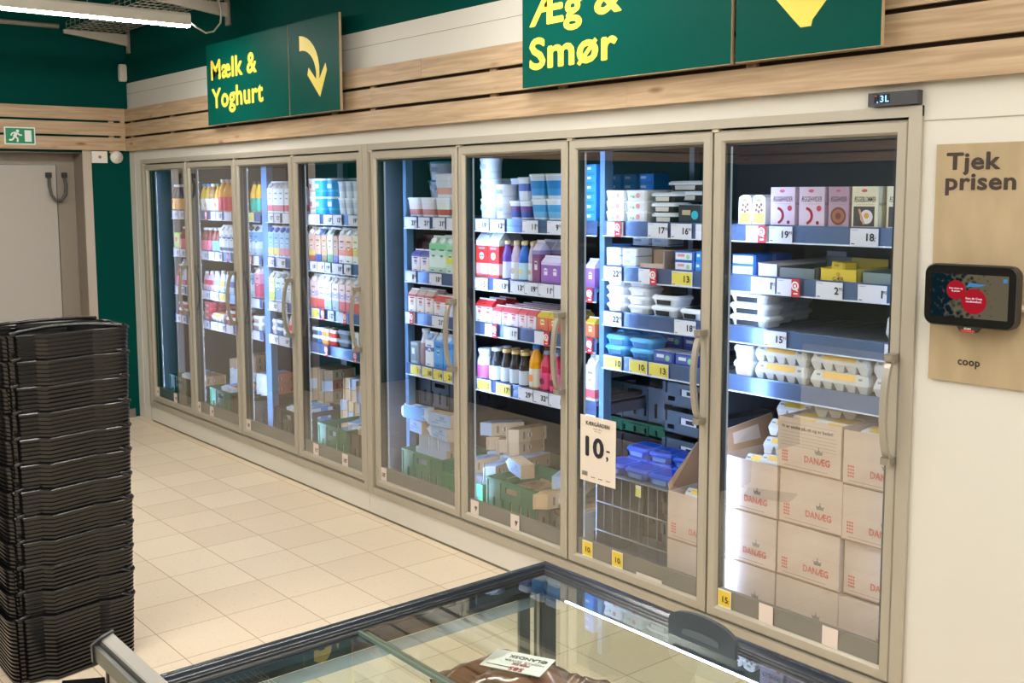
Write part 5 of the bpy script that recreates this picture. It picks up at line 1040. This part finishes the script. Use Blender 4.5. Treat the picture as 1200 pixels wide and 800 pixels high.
def pane(x0, y0, x1, y1, z0, z1):
    gb.add([(x0, y0, z0), (x1, y1, z0), (x1, y1, z1), (x0, y0, z1)], [(0, 1, 2, 3)], FGLASS)
g1 = MB().add([(.03, FY0+.05, .44), (.03, -.05, .44), (.03, -.05, .80), (.03, FY0+.05, .80)], [(0, 1, 2, 3)], FGLASS); obj('side_glass', g1, F, label='clear end glass')
g1 = MB().add([(.05, -.03, .44), (FX-.05, -.03, .44), (FX-.05, -.03, .80), (.05, -.03, .80)], [(0, 1, 2, 3)], FGLASS); obj('side_glass', g1, F, label='clear long side glass')
g1 = MB().add([(FX-.05, FY0+.03, .44), (.05, FY0+.03, .44), (.05, FY0+.03, .80), (FX-.05, FY0+.03, .80)], [(0, 1, 2, 3)], FGLASS); obj('side_glass', g1, F)
# see-through bluish strip drawn as the reflection in the end glass
obj('reflection_band', MB().box(.034, .037, FY0+.07, -.07, .748, .776, M('#8fa9bd', .25, .2, tr=.45)), F, label='pale blue reflection band drawn on the end glass')
# rims: rounded outer, stepped inner tracks
RM = M('#222932', .22, .1); TRK = M('#15171b', .3); TR2 = M('#2f3a42', .3, .3)
def rim(b, L_, m_):
    prof = [(0, .0), (.0, .035), (.004, .048), (.012, .057), (.022, .060), (.033, .057), (.040, .05), (.044, .04), (.044, .0)]
    return [(u, v+.79) for u, v in prof]
pr = rim(None, 0, 0)
b = MB(); n_ = len(pr)
def path_rim(b, pr, corners, m_, closed=True):
    rings = []
    for (cx, cy, dx, dy) in corners: rings.append([(cx+dx*u, cy+dy*u, v) for u, v in pr])
    k = len(rings)
    for i in range(k if closed else k-1):
        A, B = rings[i], rings[(i+1) % k]; b.add(A+B, [(j, j+1, n_x+j+1, n_x+j) for n_x in (len(A),) for j in range(len(A)-1)], m_, True)
CR = [(0, 0, 1, -1), (FX, 0, -1, -1), (FX, FY0, -1, 1), (0, FY0, 1, 1)]
path_rim(b, pr, CR, RM); 
obj('rim', b, F, label='glossy blue-black rounded rim')
b = MB(); path_rim(b, [(.0442, .80), (.0442, .842), (.0475, .842), (.0475, .834), (.0515, .834), (.0515, .838), (.0545, .838), (.0545, .828), (.0585, .828), (.0585, .79)], CR, TRK)
path_rim(b, [(.0446, .8424), (.0472, .8424)], CR, TR2); path_rim(b, [(.0518, .8384), (.0542, .8384)], CR, TR2); path_rim(b, [(.0588, .826), (.0592, .806)], CR, M('#1f2c3a', .25))
obj('lid_track', b, F, label='black stepped lid tracks')
obj('light_cover', MB().add([(.06, -.0588, .830), (FX-.06, -.0588, .830), (FX-.06, -.096, .8155), (.10, -.096, .8155)], [(0, 3, 2, 1)], M('#1c242d', .25)).box(.10, FX-.1, -.0965, -.094, .807, .8155, M('#1c242d', .25)), F)
obj('led_strip', MB().box(.18, FX-.2, -.0995, -.0965, .8105, .8135, FRLED), F, label='bright white inner light strip')
EDG = M('#5c7066', .25)
def lid(ya, yb, z, lab):
    o = obj('sliding_lid', MB().add([(.06, ya, z), (FX-.06, ya, z), (FX-.06, yb, z), (.06, yb, z)], [(0, 1, 2, 3)], FGLASS), F, label=lab)
    for y in ((ya,) if ya > -.8 else (yb-.0055,)): obj('lid_edge', MB().box(.065, FX-.07, y, y+.0055, z-.004, z+.004, EDG), o)
    return o
lid(-.606, -.062, .835, 'rear sliding glass lid'); lid(FY0+.062, -.582, .829, 'front sliding glass lid')
b = MB(); P2 = [(-.09, 0)]+[(-.09*math.cos(PI*i/14), .03+.034*math.sin(PI*i/14)**.8) for i in range(0, 15)]+[(.09, 0)]
b.extrude(P2[::-1], 'y', -.005, .005, M('#3c4248', .4)); b.extrude([(u*.55, .012+v*.25) for u, v in P2[::-1]], 'y', -.0075, -.005, M('#565c62', .4)); obj('lid_handle', b, F, (.59, -.086, .837), label='dark half-moon lid handle')
# higher front rail on the near side
b = MB(); Z0 = .945; y0 = FY0
YB = y0-.0
b.extrude([(YB+.018, .951), (YB-.001, .943), (YB-.004, .940), (YB-.004, .905), (YB+.008, .905), (YB+.008, .80), (YB+.018, .80)], 'x', .0, FX, M('#8f8b83', .35, .3))
b.extrude([(YB-.004, .941), (YB-.007, .938), (YB-.009, .934), (YB-.004, .934)], 'x', 0, FX, DARK); b.extrude([(YB-.004, .934), (YB-.018, .934), (YB-.017, .905), (YB-.004, .905)], 'x', 0, FX, M('#3a3f38', .35))
obj('front_rail', b, F, label='raised grey aluminium front rail')
obj('end_cap', MB().extrude([(YB+.021, .955), (YB-.002, .948), (YB-.022, .936), (YB-.021, .902), (YB+.004, .895), (YB+.004, .85), (YB+.021, .85)], 'x', -.008, .0, M('#232425', .35)), F)
# frozen goods
def meat(seed, w=.3, d=.2, h=.09):
    rr = random.Random(seed); b = MB(); n1, n2 = 24, 14; vs = []; m_ = textured(f'vacuum_meat_{seed}', '#331a16', '#86543a', (1, 1, 1), 5, .16, nscale=9., bump=1.0, spec=.9); ph = [rr.uniform(0, 6) for _ in range(6)]
    for i in range(n1):
        for j in range(n2):
            u = i/(n1-1)*2-1; v = j/(n2-1)*2-1; e = max(0, 1-abs(u)**2.6)*max(0, 1-abs(v)**2.2)
            z = h*e**.5*(1+.16*math.sin(4*u+ph[0])*math.cos(5*v+ph[1])+.08*math.sin(11*u+ph[2])*math.sin(9*v+ph[3]))
            vs.append((u*w/2*(1+.06*math.sin(3*v+ph[4])), v*d/2*(1+.08*math.sin(4*u+ph[5])), z+.002))
    fs = [(i*n2+j, (i+1)*n2+j, (i+1)*n2+j+1, i*n2+j+1) for i in range(n1-1) for j in range(n2-1)]
    b.add(vs, fs, m_, True); b.add([(x, y, .0) for x, y, z in vs], [f[::-1] for f in fs], m_, True); return b
b = meat(3, .36, .26, .10); o = obj('meat_pack', b, None, (3.075, -1.60, .595), (0, 0, .89)); tag(o, 'shrink-wrapped brown meat joint with white label inside the freezer', 'meat pack')
lb = MB(); LW, LD = .15, .095; lb.box(-LW/2, LW/2, -LD/2, LD/2, 0, .0015, WHITE)
lb.text('ØLANDSK', LW/2-.01, LD/2-.02, .0022, .02, INK, .03, 'l', '+zr'); lb.text('HØJREB SKIVER', LW/2-.01, LD/2-.042, .0022, .014, INK, .01, 'l', '+zr'); lb.text('585', .03, -.04+.01, .0022, .024, M('#b03038'), .03, 'l', '+zr'); lb.text('FERSK', .035, -.008, .0022, .016, M('#b03038'), .02, 'l', '+zr')
lb.quad((-LW/2+.01, -LD/2+.012, .002), (0, -LD/2+.012, .002), (0, -LD/2+.016, .002), (-LW/2+.01, -LD/2+.016, .002), INK)
obj('paper_label', lb, o, (.03, -.01, .1085), (0, .0, -.45), label='white printed paper label')
o = obj('meat_pack', meat(5, .16, .13, .07), None, (3.215, -1.475, .60), (0, 0, .7)); tag(o, 'smaller pinkish wrapped meat pack right of the labelled joint', 'meat pack')
b = MB(); b.rings([(0, .13, .09, CARD), (.145, .13, .09, CARD)], 'box'); tag(obj('cardboard_box', b, None, (3.12, -1.56, .454), (0, 0, .89)), 'cardboard case under the wrapped meat in the freezer', 'box')
# ------------------------------------------------------------------ unseen gondola with cases, added to darken the door reflections
G2 = thing('unseen_gondola', 'added unseen shelving unit across the aisle, darkening the cooler glass reflections', 'shelving unit', (-3.0, -3.2, 0))
GM_ = M('#23211f', .6); obj('back_panel', MB().box(0, 3.5, .40, .44, 0, 1.5, GM_), G2); obj('base', MB().box(0, 3.5, .0, .86, 0, .14, GM_), G2)
for z in (.55, .95, 1.35): obj('shelf', MB().box(0, 3.5, .44, .86, z, z+.03, GM_), G2)
for x in (0, 1.16, 2.33, 3.47): obj('side_panel', MB().box(x, x+.03, .0, .87, 0, 1.5, GM_), G2)
GB = {}
for li, z in enumerate((.14, .58, .98)):
    for i in range(9):
        k = R.choice((0, 1, 2))
        if k not in GB: b = MB(); hh = (.2, .26, .3)[k]; b.box(0, .3, 0, .3, 0, hh, M(('#6b4a30', '#3c3f3a', '#7d5f40')[k], .7)); b.quad((.03, -.001, .04), (.27, -.001, .04), (.27, -.001, hh*.6), (.03, -.001, hh*.6), M(('#8c7a5a', '#23402f', '#a98f68')[k], .7)); GB[k] = b.mesh('unseen_case')
        tag(obj('unseen_case', GB[k], None, (-2.93+i*.385, -2.72, z), (0, 0, 0)), f'{("brown", "dark green", "tan")[k]} grocery case on the added unseen gondola, tier {li+1}, {ORD[i+1]} along', 'box', 'cases on the added unseen gondola')
# ------------------------------------------------------------------ light, colour management
w = bpy.data.worlds.new('world'); bpy.context.scene.world = w; w.use_nodes = True; w.node_tree.nodes['Background'].inputs[0].default_value = (.9, .95, 1, 1); w.node_tree.nodes['Background'].inputs[1].default_value = .05
sc = bpy.context.scene
sc.view_settings.view_transform = 'Standard'; sc.view_settings.look = 'None'; sc.view_settings.exposure = 2.; sc.view_settings.gamma = 1
sc.view_settings.use_curve_mapping = False
sc.cycles.max_bounces = 8; sc.cycles.diffuse_bounces = 4; sc.cycles.glossy_bounces = 4; sc.cycles.transmission_bounces = 6; sc.cycles.transparent_max_bounces = 16
sc.cycles.sample_clamp_indirect = 6; sc.cycles.caustics_reflective = False; sc.cycles.caustics_refractive = False; sc.cycles.use_denoising = True
